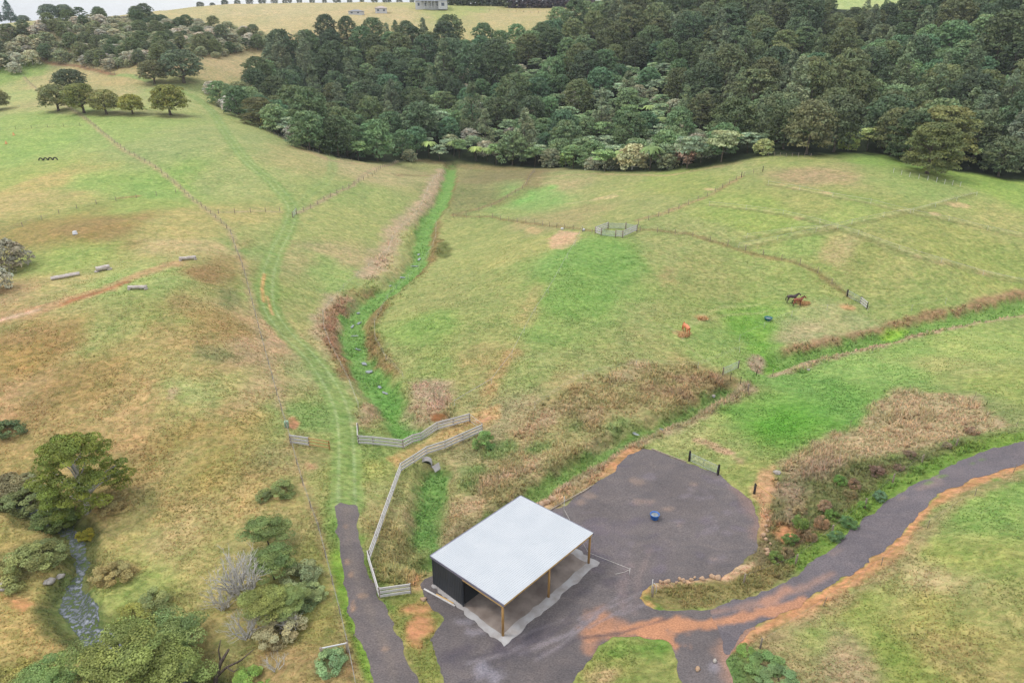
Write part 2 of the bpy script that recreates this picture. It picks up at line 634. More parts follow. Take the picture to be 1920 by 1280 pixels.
CTRL += [(-650, 450, 45), (-600, 100, 25), (-650, 0, 15), (-300, 150, 14), (-200, 0, 2), (800, 300, 60), (700, 0, 25), (300, 80, 12), (0, -120, -3), (-250, -120, -6),
         (250, -120, 5), (0, 1150, 60), (-700, 1150, 40), (900, 1100, 80), (0, 5, -.3), (-40, 10, -1.2), (40, 5, 1.5)]
CT = np.array(CTRL)
S_ = 100.0


def tps_solve(P, z, lam=0.002):
    n = len(P)
    d = np.linalg.norm(P[:, None] - P[None], axis=2)
    K = np.where(d > 0, d * d * np.log(d + 1e-12), 0) + lam * np.eye(n)
    A = np.zeros((n + 3, n + 3))
    A[:n, :n] = K
    A[:n, n] = 1
    A[:n, n + 1:] = P
    A[n, :n] = 1
    A[n + 1:, :n] = P.T
    return np.linalg.solve(A, np.concatenate([z, np.zeros(3)]))


_P = CT[:, :2] / S_
_w = tps_solve(_P, CT[:, 2])
GX0, GX1, GY0, GY1, GST = -750.0, 950.0, -150.0, 1200.0, 3.0
gx = np.arange(GX0, GX1 + 1, GST)
gy = np.arange(GY0, GY1 + 1, GST)
GRID = np.zeros((len(gy), len(gx)))
_px = gx / S_
for j, yy in enumerate(gy):
    d2 = (_px[:, None] - _P[None, :, 0]) ** 2 + (yy / S_ - _P[None, :, 1]) ** 2
    GRID[j] = (0.5 * d2 * np.log(d2 + 1e-12)) @ _w[:-3] + _w[-3] + _w[-2] * _px + _w[-1] * yy / S_


def base_h(x, y):
    u = np.clip((np.asarray(x, float) - GX0) / GST, 1, len(gx) - 3)
    v = np.clip((np.asarray(y, float) - GY0) / GST, 1, len(gy) - 3)
    i, j = np.floor(u).astype(int), np.floor(v).astype(int)
    fu, fv = u - i, v - j

    def cub(t):
        return ((-t + 2 * t * t - t ** 3) / 2, (2 - 5 * t * t + 3 * t ** 3) / 2, (t + 4 * t * t - 3 * t ** 3) / 2, (-t * t + t ** 3) / 2)
    cu, cv = cub(fu), cub(fv)
    out = 0
    for b in range(4):
        row = 0
        for a in range(4):
            row = row + cu[a] * GRID[j + b - 1, i + a - 1]
        out = out + cv[b] * row
    return out


def seg_dist(x, y, P):
    """distance to polyline P (k,2) and the running parameter along it"""
    best = np.full(np.shape(x), 1e9)
    for a, b in zip(P[:-1], P[1:]):
        ax, ay = a
        dx, dy = b[0] - ax, b[1] - ay
        L = dx * dx + dy * dy + 1e-12
        t = np.clip(((x - ax) * dx + (y - ay) * dy) / L, 0, 1)
        best = np.minimum(best, np.hypot(x - ax - t * dx, y - ay - t * dy))
    return best


def poly_sd(x, y, P):
    """signed distance, positive inside"""
    d = seg_dist(x, y, np.vstack([P, P[:1]]))
    ins = np.zeros(np.shape(x), bool)
    n = len(P)
    for i in range(n):
        x0, y0 = P[i]
        x1, y1 = P[(i + 1) % n]
        c = (y0 > y) != (y1 > y)
        ins ^= c & (x < (x1 - x0) * (y - y0) / (y1 - y0 + 1e-15) + x0)
    return np.where(ins, d, -d)


def unproject(px, py, hf):
    px, py = np.atleast_1d(np.asarray(px, float)), np.atleast_1d(np.asarray(py, float))
    D = ray(px, py)
    hz = np.hypot(D[:, 0], D[:, 1])
    ts = np.geomspace(28, 900, 260)
    P = ORI + D[:, None] * (ts[None] / hz[:, None])[..., None]
    gap = P[..., 2] - hf(P[..., 0], P[..., 1])
    neg = gap < 0
    k = np.where(neg.any(1), neg.argmax(1), len(ts) - 1)
    k = np.maximum(k, 1)
    lo, hi = ts[k - 1].copy(), ts[k].copy()
    for _ in range(14):
        m = (lo + hi) / 2
        Q = ORI + D * (m / hz)[:, None]
        g = Q[:, 2] - hf(Q[:, 0], Q[:, 1]) < 0
        hi = np.where(g, m, hi)
        lo = np.where(g, lo, m)
    Q = ORI + D * (hi / hz)[:, None]
    return Q


def bw(pts):        # pixels -> world xy on the uncarved land
    a = np.array(pts, float)
    return unproject(a[:, 0], a[:, 1], base_h)[:, :2]


STREAM_MAIN = bw([(846, 308), (838, 350), (822, 385), (800, 415), (790, 455), (783, 490), (750, 525), (700, 562), (665, 590), (658, 625), (672, 665), (690, 695),
                  (708, 725), (735, 765), (768, 806)])
STREAM_LOW = bw([(812, 885), (808, 930), (802, 985), (785, 1050)])
STREAM_RIGHT = bw([(2250, 505), (1960, 560), (1800, 592), (1700, 614), (1640, 630), (1560, 648), (1480, 668), (1435, 690)])
STREAM_RIGHT2 = bw([(1368, 722), (1340, 738), (1270, 778), (1190, 808), (1140, 835), (1060, 880), (1000, 920), (930, 965), (870, 1010), (800, 1052)])
GULLY = bw([(-60, 905), (0, 920), (50, 942), (100, 968), (132, 988), (143, 1020), (148, 1050), (133, 1080), (118, 1110), (130, 1145), (170, 1178), (215, 1200), (260, 1225),
            (330, 1262), (400, 1300)])
YARD = bw([(1050, 952), (1100, 917), (1150, 882), (1178, 855), (1207, 842), (1245, 850), (1290, 868), (1345, 890), (1380, 915), (1405, 940), (1420, 970), (1425, 1000),
           (1415, 1030), (1390, 1060), (1350, 1080), (1300, 1087), (1250, 1090), (1224, 1095), (1206, 1105), (1196, 1120), (1210, 1136), (1250, 1144), (1330, 1141),
           (1400, 1122), (1420, 1180), (1360, 1225), (1410, 1440), (1310, 1440), (1275, 1240), (1250, 1207), (1200, 1190), (1150, 1196), (1110, 1226), (1060, 1300), (1030, 1440),
           (845, 1440), (835, 1300), (822, 1240), (812, 1200), (828, 1160), (800, 1125), (788, 1095), (812, 1078), (840, 1050), (960, 965)])
DRIVE = bw([(1330, 1141), (1400, 1122), (1450, 1100), (1500, 1070), (1560, 1025), (1600, 990), (1640, 955), (1700, 916), (1760, 885), (1830, 850), (1960, 820), (2250, 765),
            (2250, 790), (1960, 858), (1830, 895), (1760, 926), (1722, 962), (1690, 1002), (1650, 1040), (1600, 1075), (1550, 1102), (1500, 1137), (1440, 1162), (1390, 1192),
            (1362, 1222)])
ROAD = bw([(628, 950), (640, 944), (668, 948), (674, 985), (680, 1030), (690, 1072), (706, 1110), (724, 1145), (742, 1185), (762, 1230), (795, 1300), (870, 1440), (770, 1440), (712, 1300),
           (692, 1250), (673, 1200), (656, 1150), (645, 1090), (637, 1030), (631, 985)])
SHED_O = np.array([-0.76, 42.45])
SHED_A = 0.82
SHED_U = np.array([math.cos(SHED_A), math.sin(SHED_A)])
SHED_V = np.array([-math.sin(SHED_A), math.cos(SHED_A)])
SHED_L, SHED_D = 11.85, 8.6


def height(x, y):
    x, y = np.asarray(x, float), np.asarray(y, float)
    h = base_h(x, y)
    near = np.hypot(x, y) < 330
    sx, sy = x, y
    flat = np.zeros(np.shape(x))
    for P, w in ((YARD, 1.0), (DRIVE, 1.0), (ROAD, 1.0)):
        lo, hi = P.min(0) - 8, P.max(0) + 8
        m = (x > lo[0]) & (x < hi[0]) & (y > lo[1]) & (y < hi[1])
        if m.any():
            s = np.full(np.shape(x), -99.0)
            s[m] = poly_sd(x[m], y[m], P)
            flat = np.maximum(flat, sstep(-3, 0.5, s))
    rough = 0.35 * fbm(x / 22, y / 22, 3, 3) + 0.13 * fbm(x / 5, y / 5, 9, 3)
    h = h + rough * (1 - flat) * sstep(20, 60, np.hypot(x, y) + 20)
    for P, dep, wid in ((STREAM_MAIN, 1.35, 2.9), (STREAM_LOW, 1.6, 2.3), (STREAM_RIGHT, 1.2, 2.1), (STREAM_RIGHT2, 1.4, 1.7), (GULLY, 1.3, 2.4)):
        lo, hi = P.min(0) - 12, P.max(0) + 12
        m = (x > lo[0]) & (x < hi[0]) & (y > lo[1]) & (y < hi[1])
        if m.any():
            d = seg_dist(x[m], y[m], P) + 0.5 * fbm(x[m] / 2.5, y[m] / 2.5, 21, 2)
            c = dep * (1 - sstep(wid * 0.35, wid * 1.25, d)) * (1 - flat[m])
            h[m] = h[m] - c
    return h


def at(px, py, dz=0.0):
    Q = unproject(px, py, height)
    Q = Q[0].copy()
    Q[2] = float(height(np.array([Q[0]]), np.array([Q[1]]))[0]) + dz
    return Vector(Q)


def ats(pts, dz=0.0):
    a = np.array(pts, float)
    Q = unproject(a[:, 0], a[:, 1], height)
    Q[:, 2] = height(Q[:, 0], Q[:, 1]) + dz
    return [Vector(q) for q in Q]


def hz(x, y):
    return float(height(np.array([float(x)]), np.array([float(y)]))[0])


def ellipse_w(px, py, rx, ry, rot=0.0, n=14):
    pts = []
    for k in range(n):
        a = 2 * math.pi * k / n
        ex, ey = rx * math.cos(a), ry * math.sin(a)
        pts.append((px + ex * math.cos(rot) - ey * math.sin(rot), py + ex * math.sin(rot) + ey * math.cos(rot)))
    return bw(pts)


# ------------------------------------------------------------------ what grows where: cover colours on the land
COVER = [
    (20, 180, 168, 176, 100), (60, 230, 150, 175, 85), (100, 270, 150, 178, 85), (200, 260, 150, 172, 88), (30, 330, 160, 172, 85), (100, 340, 182, 166, 95),
    (60, 370, 184, 166, 100), (200, 340, 150, 175, 85), (300, 345, 138, 172, 80), (260, 380, 150, 168, 80), (150, 420, 158, 138, 74), (220, 430, 152, 132, 68),
    (330, 420, 180, 166, 95), (410, 420, 178, 166, 95), (400, 460, 186, 166, 108), (180, 470, 150, 168, 80), (250, 520, 155, 174, 90), (130, 540, 176, 165, 98),
    (330, 530, 150, 167, 88), (30, 560, 178, 150, 100), (400, 520, 148, 122, 72), (300, 590, 155, 162, 85), (180, 620, 160, 166, 92), (60, 640, 162, 138, 72),
    (350, 600, 164, 140, 82), (450, 620, 188, 160, 116), (250, 650, 176, 160, 94), (130, 700, 165, 140, 78), (60, 720, 182, 150, 98), (330, 720, 170, 166, 94),
    (400, 740, 166, 166, 95), (440, 680, 182, 155, 110), (250, 760, 180, 155, 95), (480, 750, 180, 160, 106), (350, 800, 164, 145, 78), (450, 830, 170, 150, 84),
    (300, 900, 176, 158, 94), (50, 800, 176, 150, 90), (20, 870, 170, 150, 85), (420, 900, 164, 150, 78), (280, 960, 176, 166, 94), (450, 970, 176, 160, 94),
    (350, 1010, 182, 166, 104), (60, 990, 160, 150, 80), (250, 1090, 150, 166, 80), (380, 1080, 166, 160, 90), (60, 1180, 182, 160, 90), (150, 1230, 182, 160, 95),
    (30, 1250, 150, 145, 75), (520, 1000, 170, 155, 90), (560, 1080, 150, 148, 75), (600, 1160, 150, 142, 70), (560, 1250, 166, 140, 85), (450, 1230, 156, 150, 85),
    (560, 700, 162, 165, 100), (580, 800, 140, 162, 85), (590, 880, 160, 150, 90), (500, 560, 150, 167, 85), (480, 470, 150, 166, 90), (440, 330, 155, 167, 95),
    (300, 280, 150, 166, 94), (420, 260, 155, 166, 95), (200, 180, 177, 168, 108), (130, 135, 188, 170, 113), (300, 170, 160, 172, 98), (250, 140, 184, 165, 105),
    (560, 300, 166, 162, 98), (690, 320, 177, 165, 110), (640, 360, 160, 166, 94), (600, 440, 166, 166, 95), (680, 420, 166, 166, 95), (620, 520, 150, 167, 90),
    (560, 500, 166, 160, 98), (660, 480, 172, 160, 105), (560, 600, 166, 165, 95), (630, 650, 166, 160, 98), (700, 860, 140, 157, 80), (700, 900, 166, 165, 85),
    (660, 1020, 120, 152, 64), (760, 620, 145, 167, 80), (850, 480, 166, 165, 94), (900, 440, 160, 160, 90), (960, 470, 172, 165, 94), (850, 560, 166, 160, 94),
    (950, 560, 160, 160, 90), (800, 700, 150, 160, 85), (900, 640, 160, 160, 90), (880, 690, 166, 155, 90), (1100, 480, 133, 167, 80), (1150, 500, 128, 162, 74),
    (1100, 560, 128, 162, 74), (1060, 640, 140, 162, 80), (1180, 580, 145, 162, 85), (1250, 480, 162, 160, 94), (1320, 520, 156, 155, 88), (1280, 570, 150, 155, 84),
    (1200, 640, 162, 160, 94), (1380, 590, 123, 162, 60), (1420, 610, 128, 167, 64), (1350, 650, 150, 166, 85), (1000, 720, 156, 160, 90), (1100, 690, 162, 160, 94),
    (1000, 790, 172, 155, 108), (1100, 760, 166, 155, 94), (1200, 720, 166, 150, 94), (1300, 720, 160, 140, 88), (950, 860, 160, 150, 98), (900, 920, 166, 155, 98),
    (1060, 820, 166, 160, 98), (730, 1010, 166, 155, 94), (740, 960, 166, 160, 94), (860, 980, 166, 150, 104), (900, 370, 140, 135, 84), (950, 330, 140, 130, 84),
    (1050, 350, 172, 160, 104), (1010, 365, 128, 176, 84), (1150, 340, 162, 160, 94), (1250, 330, 156, 165, 84), (1350, 310, 166, 165, 98), (1500, 300, 156, 165, 88),
    (1550, 320, 172, 150, 104), (1650, 300, 138, 172, 74), (1850, 350, 150, 172, 74), (1200, 380, 162, 160, 94), (1300, 350, 156, 160, 84), (1050, 410, 166, 155, 98),
    (1400, 400, 155, 167, 80), (1300, 430, 162, 160, 94), (1500, 370, 162, 160, 88), (1600, 400, 155, 166, 84), (1750, 350, 155, 166, 88), (1850, 400, 172, 165, 94),
    (1750, 430, 162, 160, 84), (1650, 480, 156, 155, 84), (1600, 460, 182, 165, 104), (1500, 450, 150, 166, 84), (1550, 500, 156, 160, 84), (1700, 520, 172, 165, 94),
    (1850, 500, 162, 165, 84), (1750, 560, 150, 160, 84), (1500, 530, 150, 160, 84), (1500, 620, 166, 165, 108), (1560, 600, 172, 165, 108), (1700, 650, 138, 166, 78),
    (1850, 640, 160, 172, 88), (1600, 690, 143, 172, 84), (1450, 720, 123, 162, 74), (1550, 760, 118, 162, 68), (1470, 800, 98, 162, 44), (1400, 780, 118, 162, 64),
    (1300, 790, 156, 165, 88), (1280, 830, 166, 165, 98), (1380, 850, 156, 160, 88), (1420, 880, 160, 160, 84), (1800, 690, 166, 165, 94), (1880, 720, 162, 165, 84),
    (1860, 950, 140, 166, 78), (1750, 1000, 150, 156, 84), (1800, 1080, 166, 166, 94), (1650, 1080, 140, 150, 70), (1850, 1120, 186, 166, 113), (1700, 1160, 150, 156, 74),
    (1900, 1060, 162, 162, 80), (1880, 1180, 162, 156, 80), (1550, 1180, 150, 160, 80), (1500, 1220, 166, 150, 98), (1750, 1250, 140, 152, 64), (1620, 1240, 172, 150, 108),
    (1900, 1260, 162, 150, 84), (1420, 1250, 98, 130, 64), (1170, 1230, 150, 156, 74), (1230, 1200, 118, 156, 58), (1270, 1250, 162, 150, 88), (1500, 1000, 130, 112, 80),
    (1560, 940, 112, 125, 62), (1850, 780, 150, 150, 90), (1850, 840, 120, 150, 60),
    (500, 22, 192, 176, 125), (700, 25, 192, 172, 120), (950, 30, 188, 170, 114), (850, 20, 164, 172, 95), (300, 40, 192, 176, 120), (1620, 15, 172, 188, 110),
    (120, 90, 160, 150, 105), (300, 90, 165, 156, 110), (450, 110, 186, 166, 114), (300, 120, 172, 150, 104), (450, 50, 188, 172, 118), (30, 140, 140, 168, 80)]
_c = np.array(COVER, float)
COV_XY = bw(_c[:, :2])
_s = (_c[:, 0] < 470) & (_c[:, 1] > 560)       # the drier left slope
_c[_s, 2:] *= np.array([1.015, .99, .985])
_s = (_c[:, 0] > 560) & (_c[:, 1] > 300) & (_c[:, 3] > _c[:, 2] - 8)     # fresher grass right of the track
_c[_s, 2:] *= np.array([.955, 1.005, .96])
COV_RGB = pal(_c[:, 2:])
WOOD_EDGE = bw([(405, 190), (440, 218), (500, 243), (545, 268), (600, 288), (660, 302), (720, 306), (780, 304), (850, 304), (940, 312), (1040, 316), (1130, 322), (1230, 322),
                (1330, 312), (1400, 300), (1450, 290), (1520, 292), (1590, 286), (1660, 292), (1700, 306), (1760, 318), (1830, 328), (1920, 340)])
_back = [azim(p, d) for p, d in ((2150, 250), (2200, 470), (1720, 462), (1640, 432), (1570, 432), (1500, 462), (1250, 462), (1120, 440), (1070, 418), (960, 398), (860, 402),
                                 (760, 410), (660, 414), (600, 420), (540, 404), (500, 380), (460, 350), (420, 322))]
WOOD = np.vstack([WOOD_EDGE, np.array(_back)])

PATCH = []      # (shape, xy, half width, colour, soft, opacity, edge wobble)


def p_line(pts, w, col, soft=0.4, op=1.0, wob=0.0):
    PATCH.append(('l', bw(pts), w / 2, pal(col), soft, op, wob))


def p_poly(pts, col, soft=0.6, op=1.0, wob=0.6):
    PATCH.append(('p', bw(pts), 0, pal(col), soft, op, wob))


def p_blob(px, py, rx, ry, col, soft=1.0, op=1.0, rot=0.0, wob=0.8):
    PATCH.append(('p', ellipse_w(px, py, rx, ry, rot), 0, pal(col), soft, op, wob))


CLAY = (206, 140, 92)
TRK = (130, 160, 78)
WHL = (160, 180, 112)
WEED = (116, 162, 72)
RANK = (176, 152, 112)
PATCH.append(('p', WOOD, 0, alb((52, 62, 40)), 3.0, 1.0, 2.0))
# vehicle track of short grass with two wheel lines
T1 = [(210, 140), (300, 160), (370, 185), (400, 212), (420, 245), (455, 290), (505, 338), (540, 375), (548, 398), (537, 435), (515, 480), (501, 530), (505, 575), (530, 615),
      (575, 660), (612, 708), (638, 760), (648, 810), (650, 870), (650, 950)]
T2 = [(548, 395), (585, 362), (612, 340), (624, 312), (612, 285), (560, 262), (480, 235), (420, 205)]


def offset_line(P, off):
    d = np.gradient(P, axis=0)
    d /= np.linalg.norm(d, axis=1)[:, None]
    return P + np.stack([-d[:, 1], d[:, 0]], 1) * off


def smooth_line(P, n=8):
    out = []
    for i in range(len(P) - 1):
        p0, p1, p2, p3 = P[max(i - 1, 0)], P[i], P[i + 1], P[min(i + 2, len(P) - 1)]
        for t in np.linspace(0, 1, n, endpoint=False):
            out.append(0.5 * ((2 * p1) + (-p0 + p2) * t + (2 * p0 - 5 * p1 + 4 * p2 - p3) * t * t + (-p0 + 3 * p1 - 3 * p2 + p3) * t ** 3))
    out.append(P[-1])
    return np.array(out)


for T, w, op in ((T1, 3.6, .75), (T2, 2.8, .45)):
    P = smooth_line(bw(T))
    PATCH.append(('l', P, w / 2, pal(TRK), 0.5, op, 0.3))
    for s in (-.85, .85):
        PATCH.append(('l', offset_line(P, s), 0.16, pal(WHL), 0.18, op, 0.1))
p_line([(496, 515), (491, 540), (494, 565)], .5, (214, 160, 92), .2, .9)
p_line([(501, 555), (506, 575), (511, 588)], .45, (206, 160, 100), .2, .8)
# fence-line strips of long pale grass
p_line([(45, 145), (150, 215), (230, 280), (340, 355), (400, 405), (432, 435), (455, 500), (475, 575), (500, 670), (525, 760)], 1.3, (180, 160, 112), .6, .75, .3)
p_line([(525, 760), (545, 830), (565, 900), (600, 1000), (620, 1080), (650, 1200), (668, 1290)], .7, (176, 150, 100), .4, .6, .3)
p_line([(80, 112), (150, 124), (215, 140)], 2.5, (150, 105, 75), 1, .8, .4)
p_line([(410, 400), (525, 397)], 1.0, (180, 160, 118), .5, .7, .3)
p_line([(553, 399), (600, 378), (660, 348), (745, 303)], 1.1, (176, 152, 116), .5, .8, .4)
p_line([(0, 440), (130, 395), (260, 370)], .5, (140, 142, 70), .3, .7, .2)
p_line([(0, 244), (150, 236)], .5, (130, 130, 70), .3, .6, .2)
p_line([(850, 405), (925, 408), (1010, 420), (1110, 434)], 1.2, (140, 118, 70), .6, .7, .4)
p_line([(1200, 432), (1290, 440), (1390, 465), (1480, 488), (1530, 507), (1590, 550)], 1.2, (140, 116, 70), .6, .7, .4)
p_line([(1195, 415), (1230, 405), (1330, 365), (1390, 330)], 1.3, (168, 140, 92), .6, .8, .4)
p_line([(850, 405), (925, 385), (985, 350), (1000, 320)], 1.2, (150, 125, 80), .6, .7, .4)
# hillside left: slip, worn strip, rust-coloured rank patches
p_line([(-20, 600), (60, 585), (130, 560), (200, 540), (260, 515), (330, 495)], 3.2, (196, 150, 104), 1.2, .8, .8)
p_line([(125, 566), (190, 545), (235, 530)], 1.6, (176, 112, 70), .7, .9, .6)
p_line([(0, 600), (70, 583)], 1.0, (220, 180, 150), .6, .8, .3)
p_line([(222, 373), (262, 369)], .6, (176, 110, 75), .3, .9)
for a in ((180, 425, 60, 14), (215, 440, 34, 12), (115, 432, 22, 6), (255, 458, 14, 6), (268, 408, 12, 5), (410, 500, 40, 22), (430, 530, 26, 22), (330, 570, 30, 20), (300, 610, 28, 14),
          (60, 630, 50, 10), (115, 650, 40, 9), (95, 735, 40, 12), (55, 775, 30, 12), (150, 690, 45, 10), (380, 690, 34, 8), (235, 850, 50, 10), (330, 945, 30, 12), (400, 770, 40, 9), (480, 890, 30, 8),
          (30, 630, 40, 8), (120, 610, 28, 7), (340, 640, 40, 8), (460, 460, 14, 6)):
    p_blob(*a, (160, 128, 80), 2.2, .5, -.2, 1.6)
for a in ((430, 560, 22, 22), (405, 660, 44, 14)):
    p_blob(*a, (128, 132, 78), 1.0, .8, .15, .8)
for a in ((370, 740, 40, 22), (340, 720, 30, 10), (590, 715, 0, 0)):
    if a[2]:
        p_blob(*a, (160, 172, 98), 2.0, .7, .2, 1.0)
p_blob(322, 738, 8, 14, (200, 165, 130), .5, .7, .7, .4)
# main stream: bright weed, rank tan banks
p_line([(745, 330), (800, 330), (840, 330)], 3, (140, 110, 75), 1.5, .5, 1)
for pts, w in (([(833, 320), (812, 350), (800, 375), (770, 405), (740, 430), (728, 460), (712, 490), (690, 520)], 4.2), ([(640, 565), (615, 590), (612, 620), (630, 650)], 4.5)):
    p_line(pts, w, (190, 160, 128), 1.4, .8, 1.2)
p_line([(700, 545), (655, 560), (630, 580), (618, 610), (632, 650), (655, 700)], 2.6, (150, 108, 72), 1.2, .7, 1)
for pts, w in (([(850, 330), (836, 370), (815, 405), (812, 440), (815, 470), (780, 510)], 3.4), ([(790, 505), (740, 545), (710, 580), (690, 620), (700, 660), (730, 700)], 2.4)):
    p_line(pts, w, (142, 108, 66), 1.1, .75, 1)
PATCH.append(('l', smooth_line(STREAM_MAIN), 1.9, pal(WEED), .7, 1.0, .8))
PATCH.append(('l', smooth_line(STREAM_LOW), 1.7, pal((112, 156, 70)), .7, 1.0, .6))
p_poly([(690, 690), (735, 700), (785, 800), (735, 815), (705, 760)], (104, 158, 62), 1.0, .85, .7)
p_blob(832, 470, 16, 14, (104, 112, 52), .8, .9, 0, .6)
p_blob(805, 735, 42, 26, (184, 152, 128), 1.6, .8, .2, 1)
p_blob(800, 770, 40, 24, (182, 150, 120), 1.6, .7, .2, 1)
p_blob(822, 784, 17, 8, (150, 92, 50), .5, .95, -.1, .4)
p_blob(690, 780, 22, 24, (176, 142, 110), 1.2, .8, .1, 1)
p_poly([(850, 790), (930, 760), (940, 780), (800, 850), (740, 880), (750, 850), (790, 830)], (196, 160, 98), .6, .8, .6)
p_poly([(880, 788), (905, 772), (925, 780), (905, 796)], (206, 150, 108), .5, .9, .4)
p_line([(930, 720), (905, 760), (880, 800), (800, 838)], 1.6, (190, 162, 98), .7, .55, .4)
# right-hand stream and rank banks
p_line([(1925, 552), (1860, 562), (1800, 580), (1700, 600), (1640, 616), (1560, 633), (1480, 655)], 2.0, (168, 128, 92), .8, .85, .7)
p_line([(1925, 584), (1800, 606), (1700, 632), (1600, 655), (1500, 685), (1450, 700)], 1.8, (182, 150, 120), .7, .85, .6)
p_line([(1910, 580), (1840, 598)], 1.3, (200, 165, 130), .5, .9, .4)
PATCH.append(('l', smooth_line(STREAM_RIGHT), 1.5, pal((118, 160, 68)), .6, 1.0, .6))
p_blob(1680, 615, 26, 8, (140, 190, 50), .6, .95, -.25, .4)
p_line([(1440, 640), (1420, 655), (1440, 680)], 3.0, (110, 165, 50), 1.2, .8, .8)
p_blob(1505, 620, 60, 16, (172, 160, 112), 1.5, .8, -.25, 1)
p_poly([(960, 800), (1100, 705), (1190, 680), (1310, 690), (1370, 715), (1330, 740), (1250, 775), (1180, 800), (1080, 860), (960, 930), (860, 985), (830, 980), (850, 920), (900, 870)], (168, 150, 98), 2, .6, 1.5)
for a in ((1180, 697, 42, 12), (1110, 780, 30, 14), (1010, 795, 34, 14), (1050, 770, 40, 10), (985, 880, 40, 12), (930, 900, 30, 12), (880, 945, 28, 12), (1130, 830, 34, 10), (1160, 800, 18, 8)):
    p_blob(*a, (182, 155, 114), 1.2, .75, -.4, 1)
for a in ((1300, 712, 46, 10), (1360, 712, 30, 10), (1250, 735, 50, 9)):
    p_blob(*a, (160, 128, 92), 1.0, .6, .1, .8)
for a in ((1165, 795, 24, 12), (940, 845, 40, 14), (1010, 840, 26, 9), (890, 880, 24, 10), (870, 910, 20, 10), (1080, 800, 16, 8)):
    p_blob(*a, (112, 150, 70), 1.0, .7, -.3, .8)
PATCH.append(('l', smooth_line(STREAM_RIGHT2), 1.0, pal((122, 156, 72)), .5, 1.0, .5))
p_line([(1400, 725), (1330, 765), (1250, 800), (1190, 830), (1140, 865), (1080, 905), (1010, 950), (930, 1000), (850, 1050)], 2.2, (168, 146, 110), .8, .9, .7)
p_blob(1420, 682, 16, 14, (184, 156, 130), .7, .9, 0, .5)
p_blob(1452, 695, 18, 6, (190, 164, 130), .6, .8, 0, .4)
p_poly([(1150, 862), (1200, 838), (1208, 846), (1180, 862), (1155, 885), (1110, 905), (1095, 912)], CLAY, .4, .95, .3)
p_blob(1175, 850, 24, 10, CLAY, .5, .9, -.5, .4)
p_poly([(1000, 950), (1040, 928), (1090, 900), (1150, 880), (1100, 915), (1045, 950)], (176, 148, 104), .6, .8, .5)
p_blob(1030, 945, 26, 8, (222, 180, 130), .4, .8, -.5, .3)
for a in ((1345, 838, 30, 8, .45), (1310, 825, 14, 5, .3), (1380, 858, 16, 5, .6)):
    p_blob(*a[:4], (190, 150, 118), .6, .75, a[4], .5)
# tan rank stand, weedy bank
p_poly([(1455, 875), (1520, 830), (1600, 800), (1640, 755), (1680, 728), (1780, 735), (1830, 742), (1850, 768), (1905, 795), (1850, 810), (1760, 835), (1640, 860), (1560, 880), (1490, 900)], (180, 157, 114), .9, .95, .8)
p_poly([(1440, 905), (1560, 882), (1680, 855), (1760, 838), (1905, 800), (1925, 812), (1830, 848), (1760, 880), (1690, 915), (1640, 950), (1600, 985), (1555, 1025), (1500, 1065), (1440, 1090), (1440, 980)],
       (112, 116, 64), 1.0, .9, .8)
for a in ((1530, 880, 50, 18), (1480, 920, 30, 20), (1480, 960, 20, 20)):
    p_blob(*a, (164, 138, 110), 1.2, .8, -.3, .8)
for a in ((1640, 925, 24, 8), (1540, 1000, 26, 14), (1600, 950, 22, 10), (1500, 1010, 20, 12), (1660, 880, 20, 8), (1470, 1050, 22, 10)):
    p_blob(*a, (124, 88, 68), .7, .7, -.3, .6)
p_line([(1925, 815), (1830, 842), (1760, 872), (1690, 905), (1640, 940), (1600, 975), (1555, 1015), (1500, 1058)], 2.4, (112, 150, 48), .7, .85, .6)
p_poly([(1432, 880), (1450, 878), (1455, 900), (1445, 930), (1440, 980), (1425, 1010), (1425, 950), (1410, 915)], (204, 150, 108), .5, .8, .4)
p_blob(1470, 1000, 18, 18, (206, 136, 88), .5, .9, 0, .5)
p_poly([(1225, 1092), (1340, 1085), (1430, 1060), (1500, 1060), (1430, 1110), (1330, 1140), (1250, 1142), (1210, 1120)], (140, 128, 72), .4, .95, .4)
p_line([(1235, 1092), (1300, 1088), (1360, 1080), (1410, 1058)], .9, (216, 170, 132), .3, .9, .3)
p_line([(1205, 1100), (1198, 1120), (1212, 1134)], 1.2, (206, 150, 92), .4, .8, .4)
# clay verge south of the drive, grass island, left of the yard
p_poly([(1925, 858), (1830, 893), (1760, 924), (1722, 960), (1690, 1000), (1650, 1038), (1600, 1073), (1550, 1100), (1500, 1135), (1440, 1160), (1388, 1192), (1362, 1224), (1400, 1205), (1450, 1180), (1510, 1158),
        (1560, 1125), (1620, 1090), (1660, 1060), (1690, 1040), (1720, 990), (1745, 955), (1800, 925), (1925, 878)], CLAY, .4, .95, .4)
p_line([(1930, 885), (1800, 935), (1740, 985), (1700, 1050), (1600, 1110), (1510, 1165), (1430, 1200)], 1.4, (170, 146, 100), .6, .7, .5)
p_poly([(1108, 1228), (1150, 1196), (1205, 1192), (1250, 1210), (1275, 1245), (1290, 1300), (1060, 1300)], (146, 152, 74), .5, .9, .5)
for a in ((1180, 1215, 26, 10), (1230, 1215, 26, 12), (1150, 1225, 16, 8)):
    p_blob(*a, (110, 156, 52), .8, .8, 0, .5)
p_blob(1130, 1268, 30, 12, (196, 162, 118), .7, .7, -.3, .5)
p_poly([(775, 1115), (800, 1110), (826, 1160), (815, 1195), (822, 1245), (835, 1300), (795, 1300), (765, 1230), (745, 1180), (728, 1145), (740, 1120)], (140, 148, 66), .5, .85, .5)
for a in ((790, 1175, 24, 22), (780, 1200, 16, 20), (800, 1140, 16, 8), (770, 1145, 18, 8)):
    p_blob(*a, (200, 134, 86), .6, .9, 0, .5)
p_blob(780, 1090, 16, 14, (196, 150, 100), .6, .8, 0, .4)
